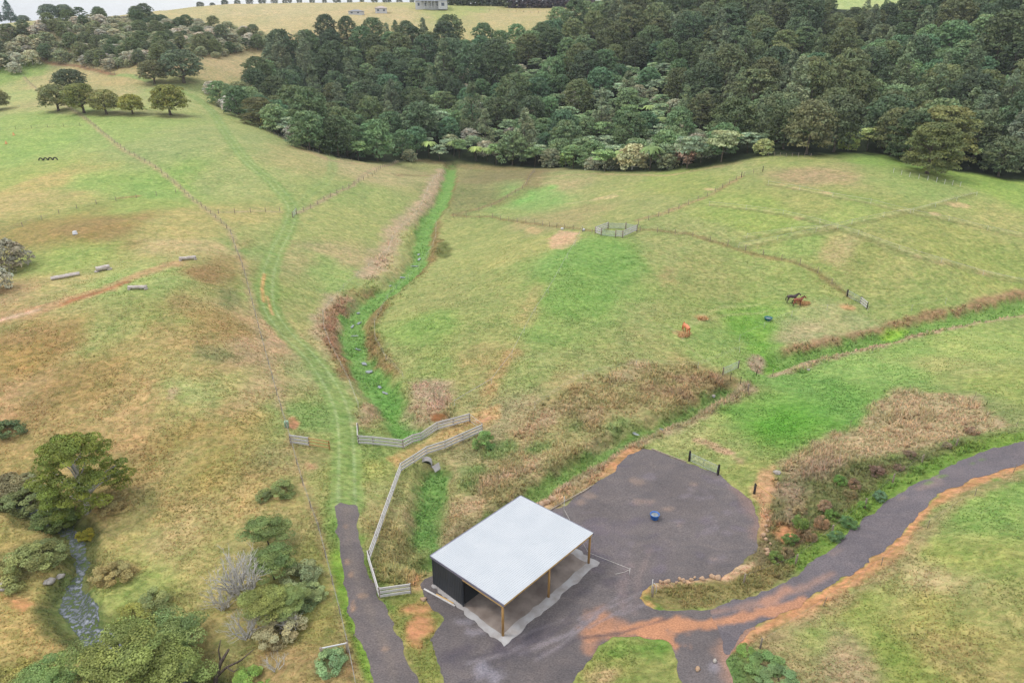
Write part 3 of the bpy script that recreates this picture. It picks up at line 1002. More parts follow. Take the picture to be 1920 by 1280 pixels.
p_line([(677, 1010), (690, 1065), (708, 1100), (730, 1140)], 1.1, (104, 138, 52), .5, .8, .4)
p_line([(632, 1040), (648, 1120), (680, 1200), (700, 1260)], 1.6, (118, 162, 44), .5, .85, .4)
p_poly([(690, 985), (730, 980), (790, 1010), (790, 1060), (760, 1090), (715, 1085), (692, 1040)], (164, 154, 94), 1, .7, .8)
p_blob(656, 1265, 12, 22, (150, 100, 70), .6, .8, .1, .5)
p_blob(615, 1250, 22, 14, (120, 140, 92), .7, .7, 0, .5)
# bare and worn spots on the paddocks
p_poly([(1025, 448), (1050, 432), (1085, 436), (1078, 462), (1055, 470), (1035, 466)], (212, 168, 128), .8, .9, .8)
p_blob(1000, 432, 16, 6, (200, 166, 112), .8, .6, 0, .6)
p_blob(1135, 368, 24, 3.2, (206, 180, 122), .6, .85, -.15, .4)
p_line([(1060, 380), (1120, 372), (1165, 355)], .9, (186, 172, 116), .6, .6, .4)
for a in ((1330, 353, 10, 2.2), (1466, 346, 9, 2), (1495, 353, 13, 2), (1546, 361, 12, 2), (1795, 385, 24, 4), (1755, 402, 12, 3), (1717, 480, 12, 3), (1770, 495, 16, 4), (1840, 513, 13, 3), (1500, 407, 12, 3)):
    p_blob(*a, (206, 174, 120), .5, .8, .12, .4)
for a in ((1315, 596, 14, 4), (1280, 627, 18, 5), (1505, 567, 12, 4), (1590, 572, 16, 5)):
    p_blob(*a, (204, 150, 98), .4, .85, .1, .3)
p_line([(1010, 540), (990, 580), (975, 610)], 2.5, (186, 158, 100), 1.2, .5, .8)
p_line([(960, 665), (935, 705), (915, 735)], 1.8, (196, 152, 98), 1.0, .6, .8)
p_blob(1250, 520, 12, 18, (176, 152, 98), 1.2, .5, .5, .8)
p_blob(1205, 600, 40, 30, (164, 158, 96), 3, .5, 0, 1.5)
for pts in ([(1280, 640), (1300, 600), (1350, 575), (1430, 565)], [(1300, 610), (1360, 590), (1440, 580)], [(1250, 610), (1300, 660), (1340, 690)]):
    p_line(pts, .5, (176, 176, 110), .25, .5, .2)
for pts in ([(1385, 462), (1450, 450), (1570, 427), (1710, 397), (1830, 366)], [(1400, 445), (1480, 433), (1570, 427)], [(1440, 345), (1570, 370), (1700, 398), (1830, 425), (1920, 445)],
            [(1330, 385), (1440, 395), (1570, 427), (1650, 455), (1720, 482), (1830, 510), (1925, 532)]):
    P = smooth_line(bw(pts))
    PATCH.append(('l', P, .7, pal((128, 126, 74)), .4, .5, .3))
    PATCH.append(('l', offset_line(P, .9), .3, pal((184, 182, 120)), .25, .52, .15))
p_line([(940, 380), (1000, 352), (1010, 322)], 6, (138, 118, 76), 2.5, .6, 1.5)
p_line([(780, 300), (860, 310), (960, 318)], 5, (150, 128, 84), 2, .6, 1.5)
p_line([(550, 275), (620, 300), (700, 312), (800, 325)], 2.2, (184, 152, 112), 1, .7, .8)
p_line([(1010, 335), (1120, 325), (1250, 328), (1380, 305)], 2.0, (184, 160, 110), 1, .6, .8)
p_blob(1095, 560, 60, 60, (124, 164, 70), 6, .45, .3, 3)
p_blob(1130, 470, 70, 22, (122, 162, 68), 4, .5, 0, 2)
p_blob(1470, 800, 70, 30, (98, 162, 44), 4, .6, -.3, 2)
p_blob(1410, 615, 36, 20, (112, 164, 52), 2, .6, .3, 1)
for a in ((250, 213, 60, 6), (325, 218, 34, 5), (200, 213, 40, 5), (130, 210, 30, 5), (290, 158, 30, 4), (345, 155, 30, 4)):
    p_blob(*a, (146, 136, 88), 1.4, .55, 0, .6)
p_blob(550, 793, 11, 12, (200, 132, 92), .4, .9, 0, .3)
p_blob(582, 876, 12, 5, (204, 152, 112), .4, .8, .2, .3)
p_blob(740, 862, 12, 6, (206, 160, 100), .4, .7, 0, .3)
# left gully: weedy margins
PATCH.append(('l', smooth_line(GULLY), 1.9, pal((96, 104, 52)), .8, .9, .8))
p_poly([(110, 1060), (140, 1070), (170, 1100), (200, 1150), (255, 1190), (230, 1215), (150, 1200), (95, 1150), (92, 1100)], (110, 126, 66), .8, .9, .6)
p_poly([(0, 1112), (60, 1128), (45, 1142), (0, 1120)], (214, 136, 88), .5, .8, .5)
p_blob(215, 1070, 46, 14, (166, 128, 84), 1.2, .7, -.1, .8)
p_blob(300, 1125, 60, 16, (128, 128, 66), 1.4, .7, -.1, .8)
for a in ((30, 1060, 40, 26), (60, 1040, 40, 20), (130, 960, 30, 10)):
    p_blob(*a, (118, 118, 66), 1.4, .7, -.1, .8)


def apply_patches(x, y, rgb, patches):
    for kind, P, w, c, soft, op, wob in patches:
        mg = w + soft + wob * 1.6 + 0.5
        lo, hi = P.min(0) - mg, P.max(0) + mg
        m = (x > lo[0]) & (x < hi[0]) & (y > lo[1]) & (y < hi[1])
        if not m.any():
            continue
        xm, ym = x[m], y[m]
        d = (w - seg_dist(xm, ym, P)) if kind == 'l' else poly_sd(xm, ym, P)
        if wob:
            q_ = max(wob * 2.2, 1.3)
            d = d + wob * (0.75 * fbm((xm * .82 + ym * .57) / q_, (ym * .82 - xm * .57) / q_, 31, 4))
        a = (op * sstep(-soft, soft, d))[:, None]
        rgb[m] = rgb[m] * (1 - a) + c * a
    return rgb


def paint(x, y):
    x, y = np.asarray(x, float), np.asarray(y, float)
    out = np.empty((len(x), 3))
    r = np.hypot(x, y)
    jx = x + (2.5 + r * .012) * fbm(x / 14, y / 14, 41, 3)
    jy = y + (2.5 + r * .012) * fbm(x / 14, y / 14, 47, 3)
    for s in range(0, len(x), 20000):
        e = slice(s, s + 20000)
        d2 = (jx[e, None] - COV_XY[None, :, 0]) ** 2 + (jy[e, None] - COV_XY[None, :, 1]) ** 2
        w = 1.0 / (d2 + 2.0) ** 2
        out[e] = (w @ COV_RGB) / w.sum(1)[:, None]
    # drier and greener drifts
    k = fbm(x / 9, y / 9, 55, 4)[:, None]
    out *= 1 + k * np.array([.08, .04, .06])
    k2 = fbm(x / 2.2, y / 2.2, 59, 3)[:, None]
    out *= 1 + k2 * np.array([.07, .05, .06])
    return np.clip(apply_patches(x, y, out, PATCH), .004, .9)


# the land: one sheet, fine near the camera and coarse far off
AZ = np.radians(np.linspace(-64, 64, 1000))
RR = np.concatenate([np.linspace(2, 27, 8), np.geomspace(28.5, 560, 900), np.geomspace(580, 4500, 26)])
gxm = (RR[:, None] * np.sin(AZ)[None]).ravel()
gym = (RR[:, None] * np.cos(AZ)[None]).ravel()
gzm = height(gxm, gym)
far = np.hypot(gxm, gym)
gzm = np.where(far > 900, gzm * 0 + 30 - (far - 900) * .02, gzm)
nA, nR = len(AZ), len(RR)
ii, jj = np.meshgrid(np.arange(nR - 1), np.arange(nA - 1), indexing='ij')
q0 = (ii * nA + jj).ravel()
GF = np.stack([q0, q0 + 1, q0 + nA + 1, q0 + nA], 1)[:, ::-1]
ground = link('ground', mesh_np('ground', np.stack([gxm, gym, gzm], 1), [GF], paint(gxm, gym), True, M_GROUND))
tag(ground, 'grassy farm land of green and dry paddocks rising to hills', None, None, 'structure')


def sheet(name, label, P, base, patches, lift, mat, cell=0.22, wob=0.35, kind='structure', zfun=None, inset=0.0):
    """a surface cut from polygon P with a ragged edge, laid just above the land"""
    lo, hi = P.min(0) - 1.5, P.max(0) + 1.5
    hi = np.minimum(hi, [140, 400])
    lo = np.maximum(lo, [-150, 15])
    nx, ny = int((hi[0] - lo[0]) / cell) + 1, int((hi[1] - lo[1]) / cell) + 1
    xs, ys = lo[0] + np.arange(nx) * cell, lo[1] + np.arange(ny) * cell
    X, Y = np.meshgrid(xs, ys)
    f = poly_sd(X.ravel(), Y.ravel(), P) + wob * (.8 * fbm(X.ravel() / 1.4, Y.ravel() / 1.4, 71, 4)) - inset
    f = f.reshape(ny, nx)
    a = f[:-1, :-1] > 0
    cnt = a.astype(int) + (f[:-1, 1:] > 0) + (f[1:, 1:] > 0) + (f[1:, :-1] > 0)
    used = {}
    V = []

    def vid(key, x, y):
        if key not in used:
            used[key] = len(V)
            V.append((x, y))
        return used[key]
    quads, polys = [], {3: [], 5: [], 6: [], 4: []}
    for j, i in zip(*np.nonzero(cnt == 4)):
        quads.append([vid((i, j), xs[i], ys[j]), vid((i + 1, j), xs[i + 1], ys[j]), vid((i + 1, j + 1), xs[i + 1], ys[j + 1]), vid((i, j + 1), xs[i], ys[j + 1])])
    for j, i in zip(*np.nonzero((cnt > 0) & (cnt < 4))):
        cs = [(i, j), (i + 1, j), (i + 1, j + 1), (i, j + 1)]
        loop = []
        for k in range(4):
            (i0, j0), (i1, j1) = cs[k], cs[(k + 1) % 4]
            f0, f1 = f[j0, i0], f[j1, i1]
            if f0 > 0:
                loop.append(vid((i0, j0), xs[i0], ys[j0]))
            if (f0 > 0) != (f1 > 0):
                t = f0 / (f0 - f1)
                key = ('e',) + tuple(sorted([(i0, j0), (i1, j1)]))
                loop.append(vid(key, xs[i0] + (xs[i1] - xs[i0]) * t, ys[j0] + (ys[j1] - ys[j0]) * t))
        if len(loop) in polys:
            polys[len(loop)].append(loop)
    V = np.array(V)
    z = height(V[:, 0], V[:, 1]) + lift if zfun is None else zfun(V[:, 0], V[:, 1])
    rgb = np.tile(alb(base), (len(V), 1))
    k = fbm(V[:, 0] / 5, V[:, 1] / 5, 81, 4)[:, None]
    rgb *= 1 + .10 * k
    rgb = apply_patches(V[:, 0], V[:, 1], rgb, patches)
    me = mesh_np(name, np.column_stack([V, z]), [quads] + [p for p in polys.values() if p], rgb, True, mat)
    return tag(link(name, me), label, None, None, kind)


GP = PATCH
PATCH = YP = []
for a in ((1130, 1160, 36, 26, .2), (1115, 1185, 26, 20, 0), (1160, 1175, 30, 14, .2), (1110, 1215, 16, 16, 0)):
    p_blob(*a[:4], (206, 140, 92), .8, .7, a[4], 1.1)
p_poly([(1160, 1180), (1230, 1160), (1330, 1160), (1420, 1150), (1425, 1162), (1330, 1178), (1290, 1185), (1250, 1180), (1285, 1210), (1270, 1225), (1240, 1205), (1200, 1195)], CLAY, .3, .95, .9)
for k in range(26):      # arcs left by turning tyres
    a_ = random.uniform(0, 1)
    x_, y_ = 900 + 320 * a_, 1250 - 130 * a_ + random.uniform(-30, 30)
    p_line([(x_ - 40, y_ + random.uniform(8, 24)), (x_, y_), (x_ + 40, y_ - random.uniform(14, 40))], .3, random.choice([(96, 90, 93), (140, 132, 131)]), .15, .6, .15)
for k in range(60):
    p_blob(random.uniform(1040, 1410), random.uniform(870, 1080), random.uniform(4, 22), random.uniform(2, 6), random.choice([(118, 109, 114), (130, 121, 122), (112, 104, 108)]), .3, .6, random.uniform(-.5, .5), .5)
p_line([(1095, 1195), (1160, 1187), (1250, 1160)], .25, (96, 84, 84), .15, .7, .1)
p_line([(1170, 1140), (1165, 1100), (1180, 1060)], .8, (140, 122, 116), .4, .5, .2)
p_line([(1190, 1150), (1195, 1090), (1220, 1030)], .5, (138, 122, 114), .3, .5, .2)
for a in ((1195, 902, 14, 5), (1305, 908, 6, 3), (1250, 955, 12, 4), (1210, 940, 20, 6), (1340, 1048, 6, 3), (1105, 930, 12, 6), (1090, 940, 10, 8), (1275, 985, 5, 3)):
    p_blob(*a, (170, 142, 116), .4, .4, 0, .5)
p_line([(1380, 915), (1405, 940), (1420, 975), (1424, 1005)], 1.2, (150, 120, 104), .7, .7, .4)
p_line([(1420, 1180), (1365, 1225), (1385, 1300)], 1.6, (190, 140, 104), .8, .7, .5)
for a in ((905, 1255, 14, 14), (930, 1270, 10, 12), (890, 1185, 18, 5), (870, 1165, 14, 4), (1340, 1250, 8, 8), (1375, 1240, 6, 5)):
    p_blob(*a, (170, 166, 172), .5, .5, 0, .5)
for a in ((850, 1240, 22, 10, .5), (880, 1215, 26, 5, -.3), (1010, 1180, 40, 6, -.7), (1100, 1110, 14, 5, 0), (960, 1220, 30, 8, .1), (930, 1205, 20, 5, .6), (1140, 1090, 16, 5, 0)):
    p_blob(*a[:4], (92, 86, 92), .6, .6, a[4], .6)
for k in range(7):
    p_blob(1150 + 30 * math.cos(k) * k / 2, 985 + 12 * k, 40, 5, (134, 122, 122) if k % 2 else (112, 104, 110), 1.2, .4, .3 * k, .8)
sheet('yard', 'dark gravel yard and turning area around the shed', YARD, (121, 114, 114), YP, .02, M_GRAVEL)
PATCH = DP = []
p_line([(1330, 1170), (1420, 1152), (1480, 1138), (1500, 1126)], .9, CLAY, .3, .85, .5)
p_line([(1325, 1150), (1420, 1132), (1500, 1105), (1560, 1075)], .5, (176, 136, 110), .4, .6, .3)
p_line([(1440, 1128), (1475, 1105)], .9, (200, 142, 104), .4, .7, .3)
for a in ((1568, 1035, 14, 5), (1740, 910, 20, 5), (1760, 895, 8, 3), (1690, 935, 8, 3)):
    p_blob(*a, (160, 136, 120), .5, .6, -.3, .4)
for a in ((1740, 905, 9, 3), (1765, 893, 8, 2.5), (1840, 862, 5, 2), (1825, 868, 4, 1.6)):
    p_blob(*a, (112, 146, 64), .3, .85, -.2, .3)
sheet('driveway', 'dark gravel driveway curving up to the right edge', DRIVE, (126, 119, 123), DP, .03, M_GRAVEL)
PATCH = RP = []
for a in ((648, 987, 4, 5), (652, 1052, 4, 5), (659, 1078, 4, 5), (679, 1117, 7, 4), (722, 1217, 7, 5), (662, 1135, 3, 10)):
    p_blob(*a, (196, 150, 104), .25, .75, 0, .2)
P = smooth_line(bw([(650, 955), (655, 1030), (670, 1090), (695, 1150), (725, 1220), (745, 1285)]))
PATCH.append(('l', P, .35, alb((134, 124, 118)), .3, .6, .2))
sheet('track', 'strip of dark gravel track along the left paddock fence', ROAD, (124, 116, 115), RP, .02, M_GRAVEL)
PATCH = GP

# water: the open pool of the left gully and the glints in the two weed-choked streams
POOL = bw([(120, 984), (150, 982), (149, 1000), (158, 1020), (153, 1040), (146, 1062), (165, 1092), (188, 1140), (226, 1180), (268, 1197), (245, 1216), (180, 1206),
           (130, 1172), (94, 1140), (99, 1112), (115, 1085), (138, 1060), (143, 1035), (128, 1010)])


def level(x, y):
    return height(x, y) * 0.15 + 0.85 * (base_h(x, y) - 1.45)


def pool_z(x, y):
    d = seg_dist(x, y, smooth_line(GULLY))
    return np.maximum(base_h(x, y) - 1.62, height(x, y) + .03)


_gl = smooth_line(GULLY)
TRICKLE = np.vstack([offset_line(_gl, .55), offset_line(_gl, -.55)[::-1]])
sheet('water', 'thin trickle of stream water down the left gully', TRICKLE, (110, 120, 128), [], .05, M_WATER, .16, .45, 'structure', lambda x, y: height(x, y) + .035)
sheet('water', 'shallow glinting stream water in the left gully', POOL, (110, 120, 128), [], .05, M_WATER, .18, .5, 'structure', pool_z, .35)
mb = MB()
PUD = [(785, 478, .7), (786, 487, .9), (777, 500, .8), (753, 521, .9), (732, 537, .5), (672, 588, .6), (673, 607, .8), (661, 613, .7), (665, 631, .6), (671, 656, .6),
       (683, 683, .8), (692, 698, .9), (712, 727, .6), (722, 738, .6), (1337, 743, .6), (1188, 813, .8), (1240, 806, .4)]
for k, (px, py, s) in enumerate(PUD):
    c = at(px, py)
    rot = random.uniform(0, 3)
    pts = []
    for q in range(16):
        a = q * math.pi / 8
        r_ = .8 * s * (1 + .35 * math.sin(2 * a + k) + .2 * math.sin(5 * a + 2 * k))
        ex, ey = r_ * math.cos(a), .5 * r_ * math.sin(a)
        pts.append((c.x + ex * math.cos(rot) - ey * math.sin(rot), c.y + ex * math.sin(rot) + ey * math.cos(rot), c.z + .16))
    mb.add(pts, [tuple(range(16))])
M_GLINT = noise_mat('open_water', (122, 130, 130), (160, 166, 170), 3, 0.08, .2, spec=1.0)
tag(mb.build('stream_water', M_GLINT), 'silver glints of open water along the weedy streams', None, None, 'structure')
# ------------------------------------------------------------------ trees and bushes
def leaf_cards(P, N, size, rng, aspect=0.62):
    """rhombus leaf sprays at P, facing N"""
    n = len(P)
    N = N / (np.linalg.norm(N, axis=1)[:, None] + 1e-9)
    t = rng.normal(size=(n, 3))
    t -= (t * N).sum(1)[:, None] * N
    t /= np.linalg.norm(t, axis=1)[:, None] + 1e-9
    b = np.cross(N, t)
    s = (size * rng.uniform(.6, 1.35, n))[:, None]
    droop = N * s * -.18
    V = np.stack([P - t * s + droop, P - b * s * aspect, P + t * s + droop, P + b * s * aspect], 1).reshape(-1, 3)
    F = np.arange(4 * n).reshape(n, 4)
    return V, F


def crown(kind, h, r, seed, leaf, n_clump, per, h0=0.25, tint=.30):
    """clumps of leaf sprays set through a crown of height h, radius r; returns verts, faces, tints, clump centres"""
    g = np.random.default_rng(seed)
    Cs, Ss = [], []
    zb, zt = h * h0, h
    lop = g.uniform(0, 6.28, 3)
    for k in range(n_clump):
        u = g.uniform(0, 1)
        az = g.uniform(0, 2 * math.pi)
        wob = 1 + .16 * math.sin(2 * az + lop[0]) + .12 * math.sin(3 * az + lop[1]) + .08 * math.sin(5 * az + lop[2])
        if kind == 'layer':           # broad, tiered
            z = zb + (zt - zb) * (1 - (1 - u) ** 1.25)
            prof = math.sqrt(max(0, 1 - ((z - zb - (zt - zb) * .28) / ((zt - zb) * .74)) ** 2))
            rad = r * prof * wob * math.sqrt(g.uniform(.35, 1))
            s = g.uniform(.17, .30) * r
            S = (s, s, s * g.uniform(.42, .6))
        elif kind == 'cone':
            z = zb + (zt - zb) * u ** 1.25
            prof = (1 - u ** 1.25) ** .75 * .96 + .05
            rad = r * prof * wob * math.sqrt(g.uniform(.4, 1))
            s = r * g.uniform(.22, .36) * (.55 + .55 * prof)
            S = (s, s, s * 1.15)
        elif kind == 'dome':          # full rounded head of overlapping billows
            u = (k + .5) / n_clump
            z = zb + (zt - zb) * (1 - u) ** .8
            tt = (z - zb) / (zt - zb)
            prof = math.sqrt(max(.03, 1 - ((tt - .34) / .68) ** 2))
            az = k * 2.39996 + g.uniform(-.35, .35)
            rad = r * prof * wob * g.uniform(.72, .98) * (.9 if tt < .85 else .7)
            s = g.uniform(.2, .32) * r
            S = (s, s, s * g.uniform(.5, .72))
        elif kind == 'round':
            z = zb + (zt - zb) * u
            prof = math.sqrt(max(0.02, 1 - ((u - .42) / .6) ** 2))
            rad = r * prof * wob * math.sqrt(g.uniform(.45, 1))
            s = g.uniform(.2, .34) * r
            S = (s, s, s * .8)
        else:                         # umbrella
            z = zb + (zt - zb) * (.45 + .55 * u)
            prof = math.sqrt(max(0.02, 1 - ((z - zb) / (zt - zb)) ** 2 * .85))
            rad = r * prof * wob * math.sqrt(g.uniform(.1, 1))
            s = g.uniform(.16, .28) * r
            S = (s * 1.2, s * 1.2, s * .38)
        Cs.append((rad * math.cos(az), rad * math.sin(az), min(z, zt - S[2] * .6)))
        Ss.append(S)
    Cs, Ss = np.array(Cs), np.array(Ss)
    m = n_clump * per
    idx = np.repeat(np.arange(n_clump), per)
    d = g.normal(size=(m, 3))
    d[:, 2] = np.where(d[:, 2] < -.2, -d[:, 2] * .6, d[:, 2])
    d /= np.linalg.norm(d, axis=1)[:, None]
    rr = g.uniform(.55, 1.05, m) ** .6
    P = Cs[idx] + d * Ss[idx] * rr[:, None]
    N = d + .55 * g.normal(size=(m, 3)) + np.array([0, 0, .5])
    V, F = leaf_cards(P, N, np.full(m, leaf), g)
    ct = 1 + tint * g.uniform(-1, 1, n_clump)
    warm = 1 + .10 * g.uniform(-1, 1, n_clump)
    lt = ct[idx] * (1 + .2 * g.uniform(-1, 1, m))
    T = np.stack([lt * warm[idx], lt, lt * (1.6 - .6 * warm[idx])], 1)
    return V, F, np.repeat(T, 4, 0), Cs


def trunk_mb(h, r0, Cs, seed, limbs=9, top=.75, lean=0.0, split=None):
    g = random.Random(seed)
    mb = MB()
    n = 6
    ph = g.uniform(0, 6)
    spine = []
    for k in range(n + 1):
        t = k / n
        z = -0.4 + (h * top + .4) * t
        spine.append(Vector((lean * t * t * h * .3 + .04 * h * math.sin(2.2 * t + ph) * t, .04 * h * math.cos(2.7 * t + ph) * t, z)))
    mb.tube(spine, [r0 * (1.35 if k == 0 else 1) * (1 - .78 * k / n) for k in range(n + 1)], 7)
    if len(Cs):
        pick = [Cs[i] for i in g.sample(range(len(Cs)), min(limbs, len(Cs)))]
        for c in pick:
            c = Vector(c)
            zz = min(max(c.z * g.uniform(.45, .75), h * .12), h * top * .95)
            t = (zz + .4) / (h * top + .4) * n
            i = min(int(t), n - 1)
            a = spine[i].lerp(spine[i + 1], t - i)
            ra = r0 * (1 - .78 * t / n) * .55
            m = a.lerp(c, .5) + Vector((g.uniform(-.1, .1), g.uniform(-.1, .1), g.uniform(0, .12))) * h * .35
            mb.tube([a, m, c], [ra, ra * .6, ra * .22], 5)
    return mb


PROTO = {}


def proto(key, kind, h, r, seed, leaf, n_clump, per, h0=.25, r0=.3, limbs=7, bark=None, tint=.3, top=.75, lean=0, extra=None):
    V, F, T, Cs = crown(kind, h, r, seed, leaf, n_clump, per, h0, tint)
    cm = mesh_np('crown', V, [F], T, False, M_LEAF)
    tm = trunk_mb(h, r0, Cs, seed, limbs, top, lean).mesh('trunk', bark or M_BARK, True)
    PROTO[key] = (tm, cm, h, r)


def plant(key, name, loc, col, label, cat, sc=1.0, rz=0.0, group=None, sz=1.0):
    tm, cm, h, r = PROTO[key]
    t = empty(name, loc, rz)
    t.scale = (sc, sc, sc * sz)
    tag(t, label, cat, group)
    if tm:
        link('trunk', tm, t)
    c = link('crown', cm, t)
    a = alb(col) * 2.65
    c.color = (float(a[0]), float(a[1]), float(a[2]), 1)
    return t


for s in range(4):
    proto('dark%d' % s, 'dome' if s < 3 else 'layer', 13, 6.0, 100 + s, .33, 110, 46, .16, .35, 5, tint=.22)
for s in range(3):
    proto('tall%d' % s, 'cone', 16, 4.6, 120 + s, .32, 110, 40, .1, .32, 4)
for s in range(3):
    proto('leafy%d' % s, 'dome', 10, 5.0, 140 + s, .32, 80, 46, .14, .28, 5, tint=.22)
for s in range(3):
    proto('pale%d' % s, 'umbrella', 6, 3.8, 160 + s, .30, 48, 36, .2, .16, 6)
for s in range(4):
    proto('bush%d' % s, 'dome', 4.2, 2.7, 180 + s, .22, 60, 34, .06, .12, 6, M_PALEBARK)
for s in range(3):
    proto('field%d' % s, 'dome', 9.6, 5.9, 200 + s, .28, 120, 60, .2, .5, 12, M_BARK, .26)
proto('gullytree', 'layer', 11.2, 5.4, 231, .13, 120, 300, .14, .42, 22, M_PALEBARK, .34, .9)
proto('edgebig', 'layer', 12, 6.6, 233, .25, 170, 80, .1, .5, 12)


def fern_proto(key, h, r, seed):
    g = np.random.default_rng(seed)
    vs, fs, ts = [], [], []
    for k in range(16):
        a = 2 * math.pi * k / 16 + g.uniform(-.15, .15)
        L = r * g.uniform(.85, 1.1)
        prev = None
        tn = 1 + .25 * g.uniform(-1, 1)
        for q in range(6):
            t = q / 5
            x = L * t
            z = h + .42 * r * math.sin(min(1, t * 1.3) * 2.1) - .45 * r * t * t
            w = .16 * r * (math.sin(math.pi * (t * .9 + .08)) + .12)
            c = np.array([x * math.cos(a), x * math.sin(a), z])
            sd = np.array([-math.sin(a), math.cos(a), -.25]) * w
            sd2 = np.array([-math.sin(a), math.cos(a), .25]) * w
            i = len(vs)
            vs += [c - sd2, c, c + sd]
            ts += [(tn, tn, tn)] * 3
            if prev is not None:
                fs += [(prev, prev + 1, i + 1, i), (prev + 1, prev + 2, i + 2, i + 1)]
            prev = i
    cm = mesh_np('crown', np.array(vs), [np.array(fs)], np.array(ts), False, M_LEAF)
    mb = MB()
    mb.tube([(0, 0, -.5), (.1, 0, h * .5), (0, 0, h + .1)], [.18, .14, .12], 7)
    PROTO[key] = (mb.mesh('trunk', M_DARKBARK, True), cm, h, r)


fern_proto('fern0', 4.5, 3.2, 5)
fern_proto('fern1', 3.2, 2.6, 6)


def twig_proto(key, h, r, seed, n=26):
    """leafless or dying shrub: many pale forking twigs"""
    g = random.Random(seed)
    mb = MB()

    def grow(p, d, L, rad, depth):
        q = p + d * L * .5 + Vector((g.uniform(-.1, .1), g.uniform(-.1, .1), g.uniform(-.05, .1))) * L
        e = q + (d + Vector((g.uniform(-.3, .3), g.uniform(-.3, .3), g.uniform(-.1, .3)))).normalized() * L * .5
        mb.tube([p, q, e], [rad, rad * .75, rad * .5], 5, False)
        if depth > 0:
            for _ in range(g.choice((2, 3))):
                nd = (d + Vector((g.uniform(-.8, .8), g.uniform(-.8, .8), g.uniform(-.25, .6)))).normalized()
                grow(q.lerp(e, g.uniform(.4, 1)), nd, L * g.uniform(.5, .75), rad * .5, depth - 1)
    for k in range(n):
        a = g.uniform(0, 6.28)
        d = Vector((math.cos(a) * r / h, math.sin(a) * r / h, g.uniform(.7, 1.2))).normalized()
        grow(Vector((g.uniform(-.2, .2), g.uniform(-.2, .2), -.1)), d, h * .5, .065 * h / 3, 3)
    PROTO[key] = (mb.mesh('branches', M_PALEBARK, True), None, h, r)


DARK = [(76, 91, 60), (84, 96, 62), (70, 86, 60), (92, 100, 64), (74, 88, 62)]
OLIVE = [(90, 98, 66), (98, 103, 68), (84, 94, 66)]
GREEN = [(86, 108, 72), (94, 114, 76), (78, 102, 72), (104, 120, 82)]
PALE = [(118, 134, 100), (112, 130, 92), (126, 140, 112), (108, 128, 84)]
GREY = [(134, 134, 110), (142, 139, 118), (126, 131, 102), (138, 134, 120), (118, 124, 92)]

GW = 'trees of the dense wood on the far slope'
placed = []         # xy, radius


def free(x, y, r):
    for a, b, c in placed:
        if (a - x) ** 2 + (b - y) ** 2 < (r + c) ** 2:
            return False
    return True


def place(px, py, key, name, col, label, cat='tree', sc=1.0, dz=-.1, group=None, sz=1.0, r=None):
    p = at(px, py, dz)
    placed.append((p.x, p.y, (r or PROTO[key][3] * sc) * .62))
    return plant(key, name, p, col, label, cat, sc, random.uniform(0, 6.28), group, sz)


# open-grown trees of the left paddock (px, py are the foot of the trunk)
FT = 'spreading trees of the left paddock'
place(110, 208, 'field0', 'paddock_tree', (106, 108, 70), 'greyish olive spreading tree, leftmost of the row below the dark dome-shaped tree', 'tree', .92, group=FT)
place(158, 212, 'field1', 'paddock_tree', (100, 104, 56), 'big olive tree with a thick trunk in the middle of the paddock row', 'tree', 1.0, group=FT)
place(200, 214, 'field2', 'paddock_tree', (116, 116, 70), 'olive tree in the paddock row just right of the thick-trunked one', 'tree', .82, group=FT)
place(249, 214, 'field0', 'paddock_tree', (120, 120, 58), 'smallest yellow-green tree of the row, with a clear gap on both sides', 'tree', .66, group=FT)
place(320, 216, 'field1', 'paddock_tree', (108, 110, 56), 'broad yellow-olive tree standing alone at the right end of the row', 'tree', 1.02, group=FT)
place(137, 180, 'field2', 'paddock_tree', (72, 80, 56), 'dark dome-shaped tree behind the row on the left hill', 'tree', 1.05, group=FT)
place(290, 157, 'field1', 'paddock_tree', (92, 94, 64), 'dark spreading tree at the wood corner above the paddock row', 'tree', .95, group=FT)
place(345, 155, 'field0', 'paddock_tree', (80, 92, 68), 'tall dark tree touching the upper left corner of the wood', 'tree', 1.35, group=FT)
place(-4, 207, 'field2', 'paddock_tree', (104, 104, 66), 'olive tree cut by the left edge of the picture', 'tree', .8, group=FT)
# edge of the wood, trees one can pick out
place(1738, 326, 'edgebig', 'edge_tree', (88, 94, 56), 'bushy olive tree standing out in the paddock in front of the wood on the right', 'tree', .98)
place(1755, 306, 'edgebig', 'edge_tree', (106, 107, 64), 'big golden-olive layered tree just behind the one standing in the paddock', 'tree', 1.2)
place(1512, 289, 'dark0', 'edge_tree', (96, 98, 68), 'dome-shaped olive tree on the crest with its foot in the pasture', 'tree', 1.05)
place(1430, 291, 'bush1', 'edge_bush', (140, 146, 98), 'pale green bush on the crest left of the dome-shaped tree', 'bush', 1.0)
place(1590, 282, 'bush0', 'edge_bush', (132, 142, 80), 'yellow-green bush at the wood edge right of the dome-shaped tree', 'bush', 1.1)
place(1625, 282, 'pale0', 'edge_tree', (138, 146, 92), 'pale green leaning small tree at the wood edge on the crest', 'tree', 1.0)
place(1842, 318, 'fern1', 'tree_fern', (128, 144, 84), 'bright tree fern at the wood edge right of the paddock tree', 'tree fern', 1.35)
place(1905, 322, 'tall1', 'edge_tree', (96, 104, 84), 'tall grey-green tree at the right edge of the picture', 'tree', 1.25)
place(985, 300, 'tall0', 'edge_tree', (112, 118, 90), 'tall grey-green pyramid-shaped tree at the foot of the wood', 'tree', 1.12)
place(805, 296, 'fern0', 'tree_fern', (120, 136, 78), 'tall pale tree fern with a visible crown of fronds near the stream head', 'tree fern', 1.1)
place(893, 303, 'fern0', 'tree_fern', (126, 138, 76), 'yellowish tree fern at the wood edge right of the stream head', 'tree fern', 1.0)
